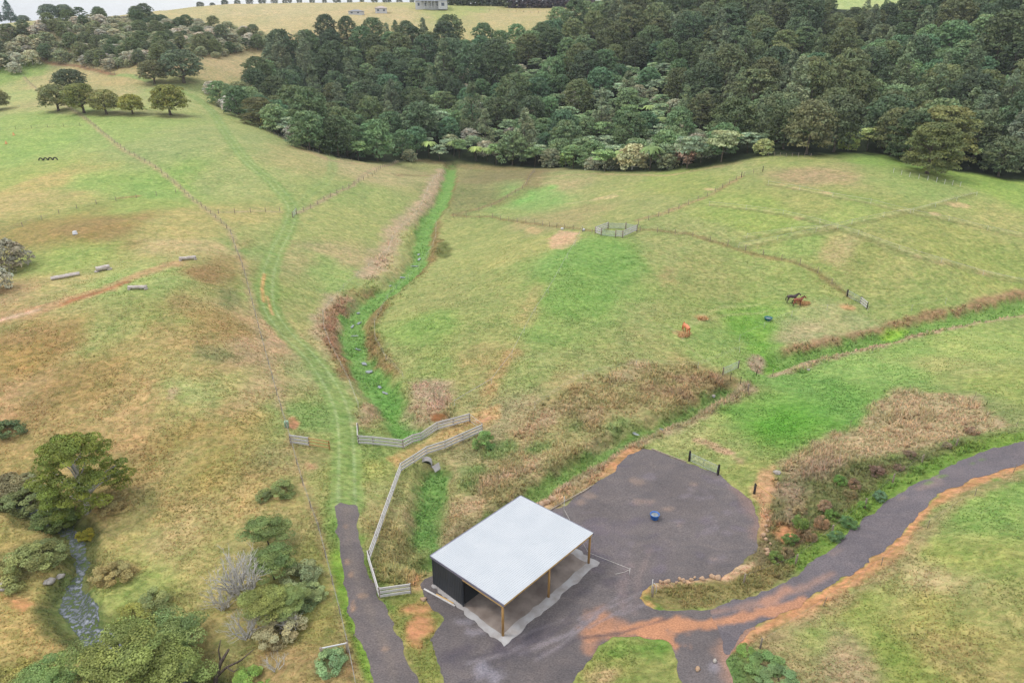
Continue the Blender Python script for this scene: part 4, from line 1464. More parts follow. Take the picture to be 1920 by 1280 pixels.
place(488, 238, 'edgebig', 'edge_tree', (88, 88, 56), 'dark olive bushy tree at the brow where the wood meets the left paddock', 'tree', .82)
place(452, 195, 'field2', 'edge_tree', (112, 114, 78), 'olive dome tree behind the pale shrub at the wood corner', 'tree', .92)
place(432, 208, 'bush2', 'grey_shrub', (168, 162, 152), 'pale silvery shrub on the brow left of the dark olive tree', 'shrub', 1.35)
place(496, 238, 'bush1', 'edge_bush', (156, 150, 66), 'small yellow-leaved bush at the brow of the wood', 'bush', .75)
place(398, 178, 'bush3', 'grey_shrub', (156, 152, 136), 'grey shrub beside the track below the tall dark corner tree', 'shrub', 1.3)
place(590, 268, 'pale1', 'edge_tree', (140, 152, 126), 'silvery flat-topped small tree behind the brow of the left paddock', 'tree', 1.25)
place(1185, 318, 'bush2', 'edge_bush', (152, 148, 112), 'sprawling grey-green bush at the foot of the wood near the crest', 'bush', 1.7)
place(1280, 308, 'bush0', 'edge_bush', (150, 124, 104), 'reddish-brown bush at the foot of the wood', 'bush', 1.25)
place(1352, 304, 'pale2', 'edge_tree', (140, 146, 108), 'pale grey-green spreading tree at the foot of the wood left of the crest', 'tree', 1.35)
place(1010, 306, 'pale0', 'edge_tree', (132, 146, 116), 'silver-green flat-topped tree right beside the pyramid-shaped tree', 'tree', 1.05)
place(1110, 310, 'pale1', 'edge_tree', (134, 148, 118), 'silver-green flat-topped tree at the foot of the wood above the dry bank', 'tree', 1.2)
place(1060, 312, 'bush3', 'edge_bush', (122, 142, 82), 'bright green bush at the foot of the wood between two silver-green trees', 'bush', 1.1)

# the rest of the wood
lo, hi = WOOD.min(0), WOOD.max(0)
WD_LABEL = {
    'dark': 'dark green layered conifer in the dense wood', 'olive': 'brown-olive layered conifer on the right half of the wood',
    'leafy': 'mid green round-headed tree in the wood', 'pale': 'silver-green flat-topped small tree low in the wood',
    'grey': 'grey twiggy shrub in the lower part of the wood', 'tall': 'grey-green pointed tree rising among the rounded crowns of the wood',
    'fern': 'tree fern with arching fronds low in the wood'}
WD_NAME = {'dark': 'dark_conifer', 'olive': 'olive_conifer', 'leafy': 'broadleaf_tree', 'pale': 'silver_tree', 'grey': 'grey_shrub', 'tall': 'pointed_tree', 'fern': 'tree_fern'}
count = {}
g = np.random.default_rng(77)
cand = np.stack([g.uniform(lo[0], hi[0], 26000), g.uniform(lo[1], hi[1], 26000)], 1)
sd = poly_sd(cand[:, 0], cand[:, 1], WOOD)
cand, sd = cand[sd > .5], sd[sd > .5]
zz = height(cand[:, 0], cand[:, 1])
for (x, y), s, z in zip(cand, sd, zz):
    front = seg_dist(np.array([x]), np.array([y]), WOOD_EDGE)[0]
    px = 960 + 1402 * x / y
    if px > 2060 or px < 330 or (1545 < px < 1700 and y > 335):
        continue
    zone = vnoise(np.array([x / 38]), np.array([y / 38]), 91)[0]
    rightness = (px - 960) / 500
    u = random.random()
    lowdip = math.exp(-((px - 1200) / 170) ** 2) + .8 * math.exp(-((px - 800) / 190) ** 2)
    if front < 14:
        k = 'pale' if u < .3 else 'grey' if u < .55 else 'leafy' if u < .9 else 'dark' if px > 1400 or px < 560 else 'fern'
        if px < 800:
            k = 'pale' if u < .14 else 'grey' if u < .2 else 'leafy' if u < .75 else 'dark'
        if px > 1420:
            k = 'olive' if u < .32 else 'leafy' if u < .45 else 'dark' if u < .92 else 'pale'
    elif (front < 48 or 1120 < px < 1330 and front < 95) and lowdip > .35:
        k = 'pale' if u < .26 else 'grey' if u < .46 else 'leafy' if u < .80 else 'fern' if u < .86 else 'dark' if u < .95 else 'tall'
    else:
        if px > 1130:
            k = 'olive' if u < .48 + .2 * zone else 'dark' if u < .86 else 'leafy' if u < .93 else 'tall'
            if abs(px - 1720) < 150 and 40 < front < 120 and zone > -.2:
                k = 'leafy' if u < .6 else 'tall' if u < .75 else 'dark'
        elif px > 860 and front > 55:
            k = 'leafy' if u < .4 else 'pale' if u < .55 else 'grey' if u < .68 else 'dark'
        else:
            k = 'dark' if u < .66 else 'leafy' if u < .84 else 'tall' if u < .95 else 'olive'
            if px < 640 and front > 70:
                k = 'dark' if u < .55 else 'grey' if u < .8 else 'leafy'
    rad = {'dark': 5.0, 'olive': 5.0, 'leafy': 3.5, 'pale': 2.4, 'grey': 2.0, 'tall': 3.0, 'fern': 2.0}[k]
    sc = random.uniform(.8, 1.3)
    if not free(x, y, rad * sc):
        continue
    if count.get(k, 0) >= 290:
        continue
    count[k] = count.get(k, 0) + 1
    if 1530 < px < 1710 and y > 285:
        sc *= .68
    placed.append((x, y, rad * sc))
    if k in ('dark', 'olive'):
        key = 'dark%d' % random.randrange(4)
        col = random.choice(DARK if k == 'dark' else OLIVE)
    elif k == 'leafy':
        key, col = 'leafy%d' % random.randrange(3), random.choice(GREEN)
    elif k == 'pale':
        key, col = 'pale%d' % random.randrange(3), random.choice(PALE)
    elif k == 'grey':
        key, col = 'bush%d' % random.randrange(4), random.choice(GREY)
        sc *= 1.15
    elif k == 'tall':
        key, col = 'tall%d' % random.randrange(3), random.choice([(104, 112, 84), (98, 108, 82), (92, 104, 74)])
        sc *= .95
    else:
        key, col = 'fern%d' % random.randrange(2), random.choice([(112, 128, 74), (104, 124, 72)])
    jit = random.uniform(.8, 1.08) if k in ('dark', 'olive') else random.uniform(.88, 1.1)
    col = tuple(c * jit for c in col)
    plant(key, WD_NAME[k], (x, y, z - .3), col, WD_LABEL[k], {'grey': 'shrub', 'fern': 'tree fern'}.get(k, 'tree'), sc, random.uniform(0, 6.28), GW + ', ' + WD_NAME[k].replace('_', ' ') + 's',
          random.uniform(.95, 1.22) if k in ('dark', 'olive') else random.uniform(.9, 1.2))
print('wood', count)

# scattered bush on the far left hill
BUSHL = bw([(-60, 72), (60, 58), (130, 46), (190, 44), (290, 46), (400, 55), (470, 68), (520, 86), (440, 100), (400, 112), (330, 100), (300, 118), (200, 133), (150, 118), (70, 104), (30, 118), (-60, 140)])
lo, hi = BUSHL.min(0), BUSHL.max(0)
cand = np.stack([g.uniform(lo[0], hi[0], 9000), g.uniform(lo[1], hi[1], 9000)], 1)
sd = poly_sd(cand[:, 0], cand[:, 1], BUSHL)
cand = cand[sd > 0]
zz = height(cand[:, 0], cand[:, 1])
nb = {'g': 0, 'd': 0, 'o': 0}
for (x, y), z in zip(cand, zz):
    if not free(x, y, 1.6):
        continue
    gx_ = vnoise(np.array([x / 30]), np.array([y / 30]), 95)[0]
    px = 960 + 1402 * x / y
    if px > 330 and gx_ < .05:
        continue
    u = random.random()
    if u < .36 and nb['o'] < 280:
        nb['o'] += 1
        sc = random.uniform(.55, 1.15)
        placed.append((x, y, 1.4 * sc))
        plant('bush%d' % random.randrange(4), 'olive_shrub', (x, y, z - .2), random.choice([(124, 128, 92), (132, 134, 100), (112, 120, 84)]), 'low olive shrub in the scattered bush on the far left hill', 'shrub', sc,
              random.uniform(0, 6.28), 'scattered bush on the left hill, low olive shrubs', random.uniform(.7, 1.0))
    elif u < .8 and nb['g'] < 290:
        nb['g'] += 1
        sc = random.uniform(.75, 1.6)
        placed.append((x, y, 1.5 * sc))
        plant('bush%d' % random.randrange(4), 'hill_shrub', (x, y, z - .2), random.choice(GREY + [(150, 146, 118), (166, 158, 142)]), 'grey-green shrub in the scattered bush on the far left hill', 'shrub', sc,
              random.uniform(0, 6.28), 'scattered bush on the left hill, shrubs', random.uniform(.7, 1.0))
    elif u >= .8 and nb['d'] < 140:
        nb['d'] += 1
        sc = random.uniform(.42, .68)
        placed.append((x, y, 4.6 * sc))
        plant('dark%d' % random.randrange(4), 'hill_tree', (x, y, z - .2), random.choice(DARK + OLIVE), 'dark tree among the grey shrubs on the far left hill', 'tree', sc, random.uniform(0, 6.28),
              'scattered bush on the left hill, dark trees')
print('bush', nb)
GL = 'shrubs by the top left corner fence'
for px, py, sc, c in ((62, 122, 1.6, (158, 154, 124)), (35, 122, 1.3, (154, 154, 132)), (30, 138, 1.2, (150, 148, 128)), (8, 124, 1.3, (96, 104, 72)), (200, 120, 1.1, (150, 144, 136)), (185, 112, 1.2, (92, 98, 66)),
                      (160, 108, 1.0, (96, 104, 70)), (212, 126, .8, (160, 150, 140))):
    place(px, py, 'bush%d' % random.randrange(4), 'corner_shrub', c, 'rounded shrub beside the fence corner at the top left', 'shrub', sc, group=GL)
# lone trees on the far ridge
for px, py, d, sc, key, c, lb in ((28, 52, 520, .75, 'tall0', (84, 100, 92), 'small upright tree on the skyline at the far left'), (104, 40, 500, .9, 'field0', (88, 100, 84), 'dark trees breaking the skyline, leftmost crown'),
                                 (132, 38, 500, .9, 'field1', (92, 102, 82), 'dark round crown on the skyline beside the pale one'), (52, 38, 560, .7, 'field2', (96, 106, 92), 'faint low tree on the distant skyline'),
                                 (-5, 52, 520, .9, 'field2', (92, 104, 98), 'bluish dark tree at the left end of the skyline'), (194, 30, 500, .7, 'leafy0', (86, 98, 78), 'dark round tree on the skyline left of the open hill'),
                                 (280, 32, 470, .8, 'dark1', (82, 92, 72), 'dark tree at the top of the bush below the open hill'), (265, 34, 468, .7, 'dark2', (88, 98, 74), 'dark green tree just left of the topmost one below the open hill')):
    x, y = azim(px, d)
    plant(key, 'skyline_tree', (x, y, hz(x, y) - .3), c, lb, 'tree', sc, random.uniform(0, 6.28))

# ---- foreground bush of the bottom left
for s in range(4):
    proto('kanuka%d' % s, 'umbrella', 5.2, 3.4, 260 + s, .078, 60, 300, .3, .13, 20, M_DARKBARK, .32, .8, .5)
for s in range(3):
    proto('thicket%d' % s, 'round', 2.2, 1.9, 280 + s, .075, 46, 190, .02, .07, 8, M_DARKBARK, .34)
twig_proto('bare0', 3.4, 1.3, 3, 14)
twig_proto('bare1', 2.2, 1.4, 4, 16)
twig_proto('bare2', 1.6, 1.0, 8, 9)
place(165, 958, 'gullytree', 'gully_tree', (98, 107, 46), 'large yellow-green tree with a pale trunk above the gully stream', 'tree', .7, sz=1.16)
KT = 'kanuka trees of the bottom left corner'
for px, py, k, sc, c, lb in (
        (330, 1240, 0, .9, (92, 104, 62), 'wide dark green windswept tree right beside the gully pool'), (250, 1290, 1, 1.1, (98, 106, 58), 'olive windswept tree at the bottom edge left of the leaning dark trunk'),
        (545, 1150, 2, .5, (96, 106, 62), 'green windswept tree at the right side of the thicket'), (505, 1025, 3, .66, (88, 100, 58), 'topmost small dark tree of the bottom left thicket'),
        (515, 1085, 0, .66, (84, 97, 56), 'dark green tree behind the pale dead branches'), (500, 1165, 1, .66, (102, 108, 60), 'olive tree in the middle of the bottom left thicket'),
        (330, 1300, 3, .9, (96, 104, 56), 'dense olive tree at the bottom edge in front of the gully pool'), (100, 1310, 2, .7, (92, 108, 62), 'low green tree at the bottom edge near the left corner')):
    place(px, py, 'kanuka%d' % k, 'windswept_tree', tuple(v * 1.12 for v in c), lb, 'tree', sc * 1.08, sz=.82)
for px, py, k, sc, c, lb in (
        (565, 1090, 0, .9, (124, 130, 92), 'grey-green bush right of the dark tree in the thicket'), (550, 1135, 1, .85, (112, 124, 80), 'grey-green bush at the right side of the thicket'),
        (585, 1115, 2, .6, (118, 128, 84), 'small grey-green bush nearest the track fence'), (530, 1190, 2, .85, (134, 128, 96), 'brownish bush below the middle of the thicket'),
        (525, 925, 1, .7, (108, 118, 70), 'low green bush beside the fence above the gravel track'), (495, 932, 0, .45, (110, 116, 74), 'tiny green bush left of the low one by the fence'),
        (620, 1245, 0, .6, (118, 140, 96), 'low blue-green weedy bush under the short rail'), (470, 1278, 1, .6, (108, 132, 62), 'bright green bush at the bottom edge right of the leaning trunk'),
        (18, 812, 0, .85, (84, 98, 62), 'dark green bush at the left edge level with the large tree'), (22, 925, 1, 1.2, (112, 104, 74), 'brown-green bush at the left edge over the gully'),
        (60, 950, 2, 1.2, (98, 106, 66), 'dark bush in the gully left of the large tree'), (100, 985, 0, 1.0, (92, 104, 58), 'green bush in the gully under the large tree'), (48, 905, 2, .6, (120, 118, 84), 'small twiggy bush left of the large tree'),
        (125, 975, 1, .8, (98, 112, 50), 'leafy bush right over the upper stream'), (205, 955, 2, .8, (130, 116, 76), 'brown-green bush at the foot of the large tree'),
        (60, 1070, 1, 1.2, (116, 120, 72), 'broad grey-green bush on the left bank above the pool'), (85, 1040, 0, .8, (112, 118, 74), 'grey-green bush on the bank beside the narrow stream'),
        (215, 1085, 2, .8, (132, 120, 78), 'brown-green bush on the right bank of the narrow stream'), (165, 1005, 0, .45, (142, 134, 48), 'yellow-green bush right beside the upper stream'),
        (255, 1160, 1, .7, (122, 122, 60), 'olive bush on the right bank of the pool'), (290, 1135, 0, .7, (118, 124, 78), 'grey-green bush upstream of the windswept trees'),
        (100, 1290, 2, .8, (110, 118, 62), 'low olive bush in the bottom left corner'), (20, 1285, 1, .8, (126, 120, 64), 'yellowish bush in the bottom left corner'),
        (175, 1270, 0, .8, (98, 112, 62), 'green bush at the bottom edge left of the windswept trees'), (440, 540, 2, .0, 0, '')):
    if sc:
        place(px, py, 'thicket%d' % k, 'wild_bush', c, lb, 'bush', sc * 1.05, sz=.72)
place(435, 1110, 'bare0', 'dead_tree', (0, 0, 0), 'bleached dead tree with upright bare limbs in the thicket', 'dead tree', 1.0) if False else None
for px, py, k, sc, lb in ((440, 1112, 'bare0', 1.0, 'bleached dead shrub with upright bare limbs left of the dark tree'), (462, 1120, 'bare0', 1.05, 'tall bleached bare stems directly beside the dark tree'),
                         (420, 1142, 'bare1', .9, 'tangle of white dead branches at the left of the thicket'), (465, 1195, 'bare1', 1.0, 'grey bare branches spreading below the middle of the thicket'),
                         (517, 1255, 'bare2', .8, 'little white dead shrub on the grass near the short rail'), (545, 1180, 'bare1', .6, 'bare grey twigs at the right side of the thicket')):
    p = at(px, py)
    t = empty('dead_shrub', p, random.uniform(0, 6))
    t.scale = (sc * 1.25,) * 3
    tag(t, lb, 'dead shrub')
    link('branches', PROTO[k][0], t)
# leaning dark trunk at the bottom edge
p = at(402, 1296)
mb = MB()
mb.tube([(0, 0, -.3), (.15, .3, 1.0), (.55, .9, 2.2), (1.1, 1.5, 3.0)], [.24, .2, .15, .09], 8)
mb.tube([(.2, .4, 1.2), (1.0, .7, 1.9), (2.1, 1.0, 2.3), (3.2, 1.3, 3.2)], [.12, .1, .07, .03], 7)
mb.tube([(1.0, .7, 1.9), (1.8, .2, 2.0), (2.4, .1, 2.5)], [.06, .045, .02], 6)
mb.tube([(.55, .9, 2.2), (.3, 1.4, 3.0), (.5, 1.7, 3.8)], [.08, .06, .03], 6)
tag(mb.build('bare_trunk', M_DARKBARK, None, True, loc=p), 'dark leaning forked trunk with a long bare branch at the bottom edge', 'dead tree')
# grey shrubs of the left paddock edge
place(18, 508, 'bush0', 'grey_shrub', (128, 122, 104), 'round dark grey shrub near the left edge beside the log jumps', 'shrub', 1.3)
place(-4, 545, 'bush1', 'grey_shrub', (150, 150, 132), 'pale grey shrub cut by the left edge below the round one', 'shrub', .9)
place(908, 838, 'thicket1', 'young_tree', (112, 138, 80), 'young bright green tree beside the end of the grey rail fence', 'tree', .58, sz=1.6)
# dock and weed clumps on the drive bank
WG = 'weed clumps on the bank beside the driveway'
for px, py, sc, c in ((1642, 888, .5, (104, 76, 70)), (1685, 880, .35, (110, 84, 74)), (1705, 855, .4, (112, 86, 78)), (1820, 812, .45, (128, 96, 84)), (1775, 838, .35, (120, 98, 84)), (1600, 912, .45, (118, 88, 74)),
                      (1595, 930, .4, (112, 92, 68)), (1545, 955, .5, (122, 92, 78)), (1540, 985, .5, (126, 92, 74)), (1500, 960, .4, (132, 106, 84)), (1520, 1010, .4, (110, 84, 66)), (1475, 1040, .4, (116, 92, 72)),
                      (1650, 935, .4, (96, 128, 92)), (1590, 985, .45, (88, 122, 72)), (1565, 1010, .4, (92, 124, 80)), (1575, 905, .4, (100, 138, 66)), (1500, 985, .45, (104, 130, 62)), (1480, 1015, .4, (92, 118, 60)),
                      (1455, 1050, .4, (104, 128, 64)), (1720, 885, .35, (110, 142, 66)), (1620, 955, .4, (104, 140, 60)), (1560, 970, .4, (98, 130, 62))):
    red = c[0] > c[1]
    c = (c[0] * 1.04, c[1] * 1.14, c[2] * 1.05) if red else (c[0] * .9, c[1] * .86, c[2] * .86)
    p = at(px, py, -.05)
    plant('thicket%d' % random.randrange(3), 'red_weed' if red else 'green_weed', p, c,
          'rust-red seeding weed clump on the bank beside the driveway' if red else 'leafy green weed clump on the bank beside the driveway', 'weed', sc * (.8 if red else .9), random.uniform(0, 6), WG + (', red' if red else ', green'))
for px, py, sc, c, lb in ((1435, 1250, .9, (92, 112, 64), 'low green weed thicket in the corner between drive and grass at the bottom'), (1460, 1275, .9, (92, 110, 70), 'blue-green weed thicket at the bottom edge right of the driveway'),
                          (1400, 1222, .5, (100, 122, 60), 'bright green weed clump at the tip between the two drive arms')):
    p = at(px, py, -.1)
    plant('thicket%d' % random.randrange(3), 'green_weed', p, c, lb, 'weed', sc * .8, random.uniform(0, 6), None, .35)
# ------------------------------------------------------------------ the shed
def W3(a, d, z=0.0):
    p = SHED_O + SHED_U * a + SHED_V * d
    return Vector((p[0], p[1], z))


SZ = hz(*(SHED_O + SHED_U * 5 + SHED_V * 4)) + .06
HF, HB = 3.42, 3.0
shed = empty('open_shed', W3(0, 0, SZ))
tag(shed, 'new open-fronted pole shed with a white ribbed roof and charcoal end wall', 'shed')
inv = Matrix.Translation(-Vector(shed.location))


def sp(mb, name, mat, bevel=0, parent=shed, smooth=False):
    me = mb.mesh(name, mat, smooth, bevel)
    me.transform(inv)
    return link(name, me, parent)


def ribbed(p00, p10, p01, n, rib, along):
    """profiled steel between p00-p10 (along the ribs' count) and p01, ribs run p00->p01"""
    vs, fs = [], []
    p00, p10, p01 = Vector(p00), Vector(p10), Vector(p01)
    e = p10 - p00
    f = p01 - p00
    nrm = Vector(along).normalized() * rib
    prof = []
    for k in range(n):
        for t, h_ in ((0, 0), (.62, 0), (.70, 1), (.90, 1), (.98, 0)):
            prof.append(((k + t) / n, h_))
    prof.append((1, 0))
    for t, h_ in prof:
        vs += [p00 + e * t + nrm * h_, p00 + e * t + f + nrm * h_]
    for i in range(len(prof) - 1):
        fs.append((2 * i, 2 * i + 2, 2 * i + 3, 2 * i + 1))
    return vs, fs


def roofz(d):
    return SZ + HF + (HB - HF) * d / SHED_D + .28


M_ROOF = noise_mat('pale_roof_steel', (208, 213, 219), (216, 220, 225), .5, .38, 0, .0, .5)
M_CHAR = noise_mat('charcoal_steel', (58, 62, 68), (70, 74, 80), .8, .5, 0, .0, .4)
M_FASCIA = noise_mat('grey_flashing', (132, 130, 150), (150, 148, 166), 1, .4, 0, .2)
M_INNER = noise_mat('dark_inner', (42, 44, 48), (54, 56, 60), 1, .7)
mb = MB()
a0, a1, d0, d1 = -.12, SHED_L + .12, -.28, SHED_D + .3
vs, fs = ribbed(W3(a0, d0, roofz(d0)), W3(a0, d1, roofz(d1)), W3(a1, d0, roofz(d0)), 1, 0, (0, 0, 1))
mb.add(*ribbed(W3(a0, d0, roofz(d0)), W3(a0, d1, roofz(d1)), W3(a1, d0, roofz(d0)), 44, .022, (0, 0, 1)))
roof = sp(mb, 'roof', M_ROOF)
mb = MB()
mb.bar(W3(a0 - .03, d0, roofz(d0) - .09), W3(a0 - .03, d1, roofz(d1) - .09), .05, .24)
mb.bar(W3(a1 + .03, d0, roofz(d0) - .09), W3(a1 + .03, d1, roofz(d1) - .09), .05, .24)
sp(mb, 'barge_flashing', M_FASCIA, parent=roof)
mb = MB()
mb.bar(W3(a0, d1 + .06, roofz(d1) - .06), W3(a1, d1 + .06, roofz(d1) - .06), .12, .12)
sp(mb, 'gutter', M_FASCIA, parent=roof)
mb = MB()
for a in (0, SHED_L / 2, SHED_L):
    mb.bar(W3(a, .0, roofz(0) - .26), W3(a, SHED_D, roofz(SHED_D) - .26), .09, .28)
for k in range(9):
    d = .5 + k * (SHED_D - .8) / 8
    mb.bar(W3(0.05, d, roofz(d) - .09), W3(SHED_L - .05, d, roofz(d) - .09), .05, .12)
sp(mb, 'rafters', M_PINE)
mb = MB()
mb.bar(W3(-.1, -.16, roofz(0) - .17), W3(SHED_L + .1, -.16, roofz(0) - .17), .06, .26)
sp(mb, 'front_beam', M_NEWRAIL)
mb = MB()
mb.bar(W3(-.1, -.12, roofz(0) - .32), W3(-.1, 4.75, roofz(4.75) - .3), .06, .2)
sp(mb, 'end_beam', M_NEWRAIL)
for a, d in ((0, 0), (SHED_L / 2, 0), (SHED_L, 0), (SHED_L, SHED_D - .1), (SHED_L / 2, SHED_D - .1)):
    mb = MB()
    mb.tube([W3(a, d, SZ - .5), W3(a, d, roofz(d) - .3)], [.12, .105], 12)
    sp(mb, 'post', M_PINE, 0, shed, True)
wall_d = 4.8
mb = MB()
vs, fs = [], []
n = 17
for k in range(n):
    for t, h_ in ((0, 0), (.6, 0), (.68, .03), (.9, .03), (.98, 0)):
        d = wall_d + (SHED_D + .1 - wall_d) * (k + t) / n
        for z in (SZ - .25, roofz(d) - .10):
            vs.append(W3(-.06 - h_, d, z))
for i in range(len(vs) // 2 - 1):
    fs.append((2 * i, 2 * i + 2, 2 * i + 3, 2 * i + 1))
mb.add(vs, fs)
mb.bar(W3(.0, wall_d, SZ - .2), W3(.0, wall_d, roofz(wall_d) - .2), .1, .1, (1, 0, 0))
wall = sp(mb, 'end_wall', M_CHAR)
mb = MB()
mb.bar(W3(-.09, wall_d - .02, SZ - .2), W3(-.09, wall_d - .02, roofz(wall_d) - .18), .09, .09, (1, 0, 0))
mb.bar(W3(-.09, SHED_D + .12, SZ - .25), W3(-.09, SHED_D + .12, roofz(SHED_D) - .12), .09, .09, (1, 0, 0))
sp(mb, 'corner_flashing', M_CHAR, parent=wall)
mb = MB()
vs, fs = [], []
n = 50
for k in range(n):
    for t, h_ in ((0, 0), (.6, 0), (.68, .03), (.9, .03), (.98, 0)):
        a = -.04 + (SHED_L + .08) * (k + t) / n
        for z in (SZ - .25, roofz(SHED_D) - .14):
            vs.append(W3(a, SHED_D + .1 + h_, z))
for i in range(len(vs) // 2 - 1):
    fs.append((2 * i, 2 * i + 1, 2 * i + 3, 2 * i + 2))
mb.add(vs, fs)
sp(mb, 'back_wall', M_CHAR)
mb = MB()
mb.bar(W3(.2, wall_d + .1, SZ + 1.2), W3(SHED_L * .5 - .2, wall_d + .1, SZ + 1.2), .06, 2.6)
sp(mb, 'inner_partition', M_INNER)
# floor of packed dust inside a rough concrete rim
mb = MB()
g = random.Random(4)
rim = []
cor = [(-.75, -.75), (SHED_L + .75, -.75), (SHED_L + .7, SHED_D + .2), (-.3, SHED_D + .2)]
for k in range(4):
    p, q = cor[k], cor[(k + 1) % 4]
    for t in np.linspace(0, 1, 26, endpoint=False):
        wob = .16 * g.uniform(-1, 1) if k in (0, 1, 3) else 0
        a, d = p[0] + (q[0] - p[0]) * t, p[1] + (q[1] - p[1]) * t
        if k in (0,):
            d += wob
        else:
            a += wob
        rim.append((a, d))
top = [W3(a, d, SZ + .05) for a, d in rim]
bot = [W3(a + (.12 if a > 5 else -.12), d + (-.12 if d < 4 else .1), SZ - .35) for a, d in rim]
n = len(rim)
mb.add(top + bot, [tuple(range(n))] + [(i, n + i, n + (i + 1) % n, (i + 1) % n) for i in range(n)])
slab = sp(mb, 'concrete_slab', M_CONC)
mb = MB()
inn = []
for k in range(4):
    cr = [(-.02, .12), (SHED_L - .12, .12), (SHED_L - .1, SHED_D), (-.02, SHED_D)]
    p, q = cr[k], cr[(k + 1) % 4]
    for t in np.linspace(0, 1, 20, endpoint=False):
        inn.append(W3(p[0] + (q[0] - p[0]) * t + .08 * g.uniform(-1, 1), p[1] + (q[1] - p[1]) * t + .08 * g.uniform(-1, 1) * (k != 2), SZ + .062))
mb.add(inn, [tuple(range(len(inn)))])
sp(mb, 'dust_floor', M_DIRT, parent=slab)
# planks on the ground beside the end wall
for k, (p, q, w, lb) in enumerate((((795, 1104), (853, 1136), .16, 'long pale plank lying beside the charcoal end wall'), ((818, 1114), (850, 1131), .14, 'shorter plank lying closest to the charcoal end wall'))):
    a, b = at(*p, .05), at(*q, .05)
    mb = MB()
    mb.bar(a - a, b - a, w, .05)
    tag(mb.build('plank', M_NEWRAIL if k else M_RAIL, None, loc=a), lb, 'plank')
M_SMALLROCK = M_ROCK
mb = MB()
mb.rock((0, 0, .1), (.3, .22, .18), 3)
tag(mb.build('stone', M_ROCK, None, True, loc=at(794, 1124)), 'pale stone on the bare soil left of the planks', 'stone')


# ------------------------------------------------------------------ fences, rails and gates
def resample(P, step):
    P = [Vector(p) for p in P]
    L = [0]
    for a, b in zip(P[:-1], P[1:]):
        L.append(L[-1] + (b - a).length)
    n = max(1, round(L[-1] / step))
    out = []
    for k in range(n + 1):
        s = L[-1] * k / n
        i = min(max(j for j in range(len(L)) if L[j] <= s + 1e-6), len(P) - 2)
        t = (s - L[i]) / max(L[i + 1] - L[i], 1e-6)
        q = P[i].lerp(P[i + 1], t)
        out.append(Vector((q.x, q.y, hz(q.x, q.y))))
    return out


POST_MESH = {}


def post_mesh(h, w, mat, rnd):
    key = (round(h, 2), round(w, 3), mat.name, rnd)
    if key not in POST_MESH:
        mb = MB()
        if rnd:
            mb.tube([(0, 0, -.4), (0, 0, h * .98), (0, 0, h)], [w / 2, w / 2, w * .38], 7)
        else:
            mb.box((0, 0, (h - .4) / 2), (w, w, h + .4))
        POST_MESH[key] = mb.mesh('post', mat)
    return POST_MESH[key]


def wire_fence(name, label, pts, step=4.0, h=1.1, w=.13, mat=None, wires=(.25, .5, .75, 1.0), wmat=None, wr=.012, cat='fence', rnd=True, group=None, tape=0, lean=.03):
    mat, wmat = mat or M_POST, wmat or M_WIRE
    P = resample(ats(pts), step)
    root = empty(name, P[0])
    tag(root, label, cat, group)
    pm = post_mesh(h, w, mat, rnd)
    g = random.Random(len(pts) * 7 + int(P[0].x))
    for p in P[:100]:
        o = link('post', pm, root, p - P[0])
        o.rotation_euler = (g.uniform(-lean, lean), g.uniform(-lean, lean), g.uniform(0, 6.28) if rnd else 0)
        o.scale = (1, 1, g.uniform(.92, 1.06))
    mb = MB()
    for z in wires:
        for a, b in zip(P[:-1], P[1:]):
            za, zb = Vector((0, 0, h * z)), Vector((0, 0, h * z))
            if tape:
                mb.bar(a + za - P[0], b + zb - P[0], .012, tape)
            else:
                mb.bar(a + za - P[0], b + zb - P[0], wr, wr)
    if wires:
        mb.build('wires' if not tape else 'tape', wmat, root)
    return root


def rail_fence(name, label, pts, bay=2.4, h=1.25, nr=3, mat=None, pmat=None, cat='fence', board=.24, foot=False, dz=0):
    mat, pmat = mat or M_RAIL, pmat or M_POST
    V = ats(pts)
    root = empty(name, V[0])
    tag(root, label, cat)
    allp = []
    for a, b in zip(V[:-1], V[1:]):
        P = resample([a, b], bay)
        allp.append(P)
        off = Vector((b - a).to_2d().orthogonal().normalized().to_3d()) * .095
        if off.y > 0:
            off = -off
        for k in range(nr):
            z = h * (.25 + .72 * k / (nr - 1)) if nr > 1 else h * .95
            mb = MB()
            for p, q in zip(P[:-1], P[1:]):
                e = (q - p).normalized() * .0
                mb.bar(p + off + Vector((0, 0, z + dz)) - V[0] - e, q + off + Vector((0, 0, z + dz)) - V[0] + e, .07, board)
            mb.build('rail', mat, root)
    done = []
    pm = post_mesh(h + .05, .14, pmat, False)
    for P in allp:
        for p in P:
            if all((p - d).length > .4 for d in done):
                done.append(p)
                link('post', pm, root, p - V[0])
    return root


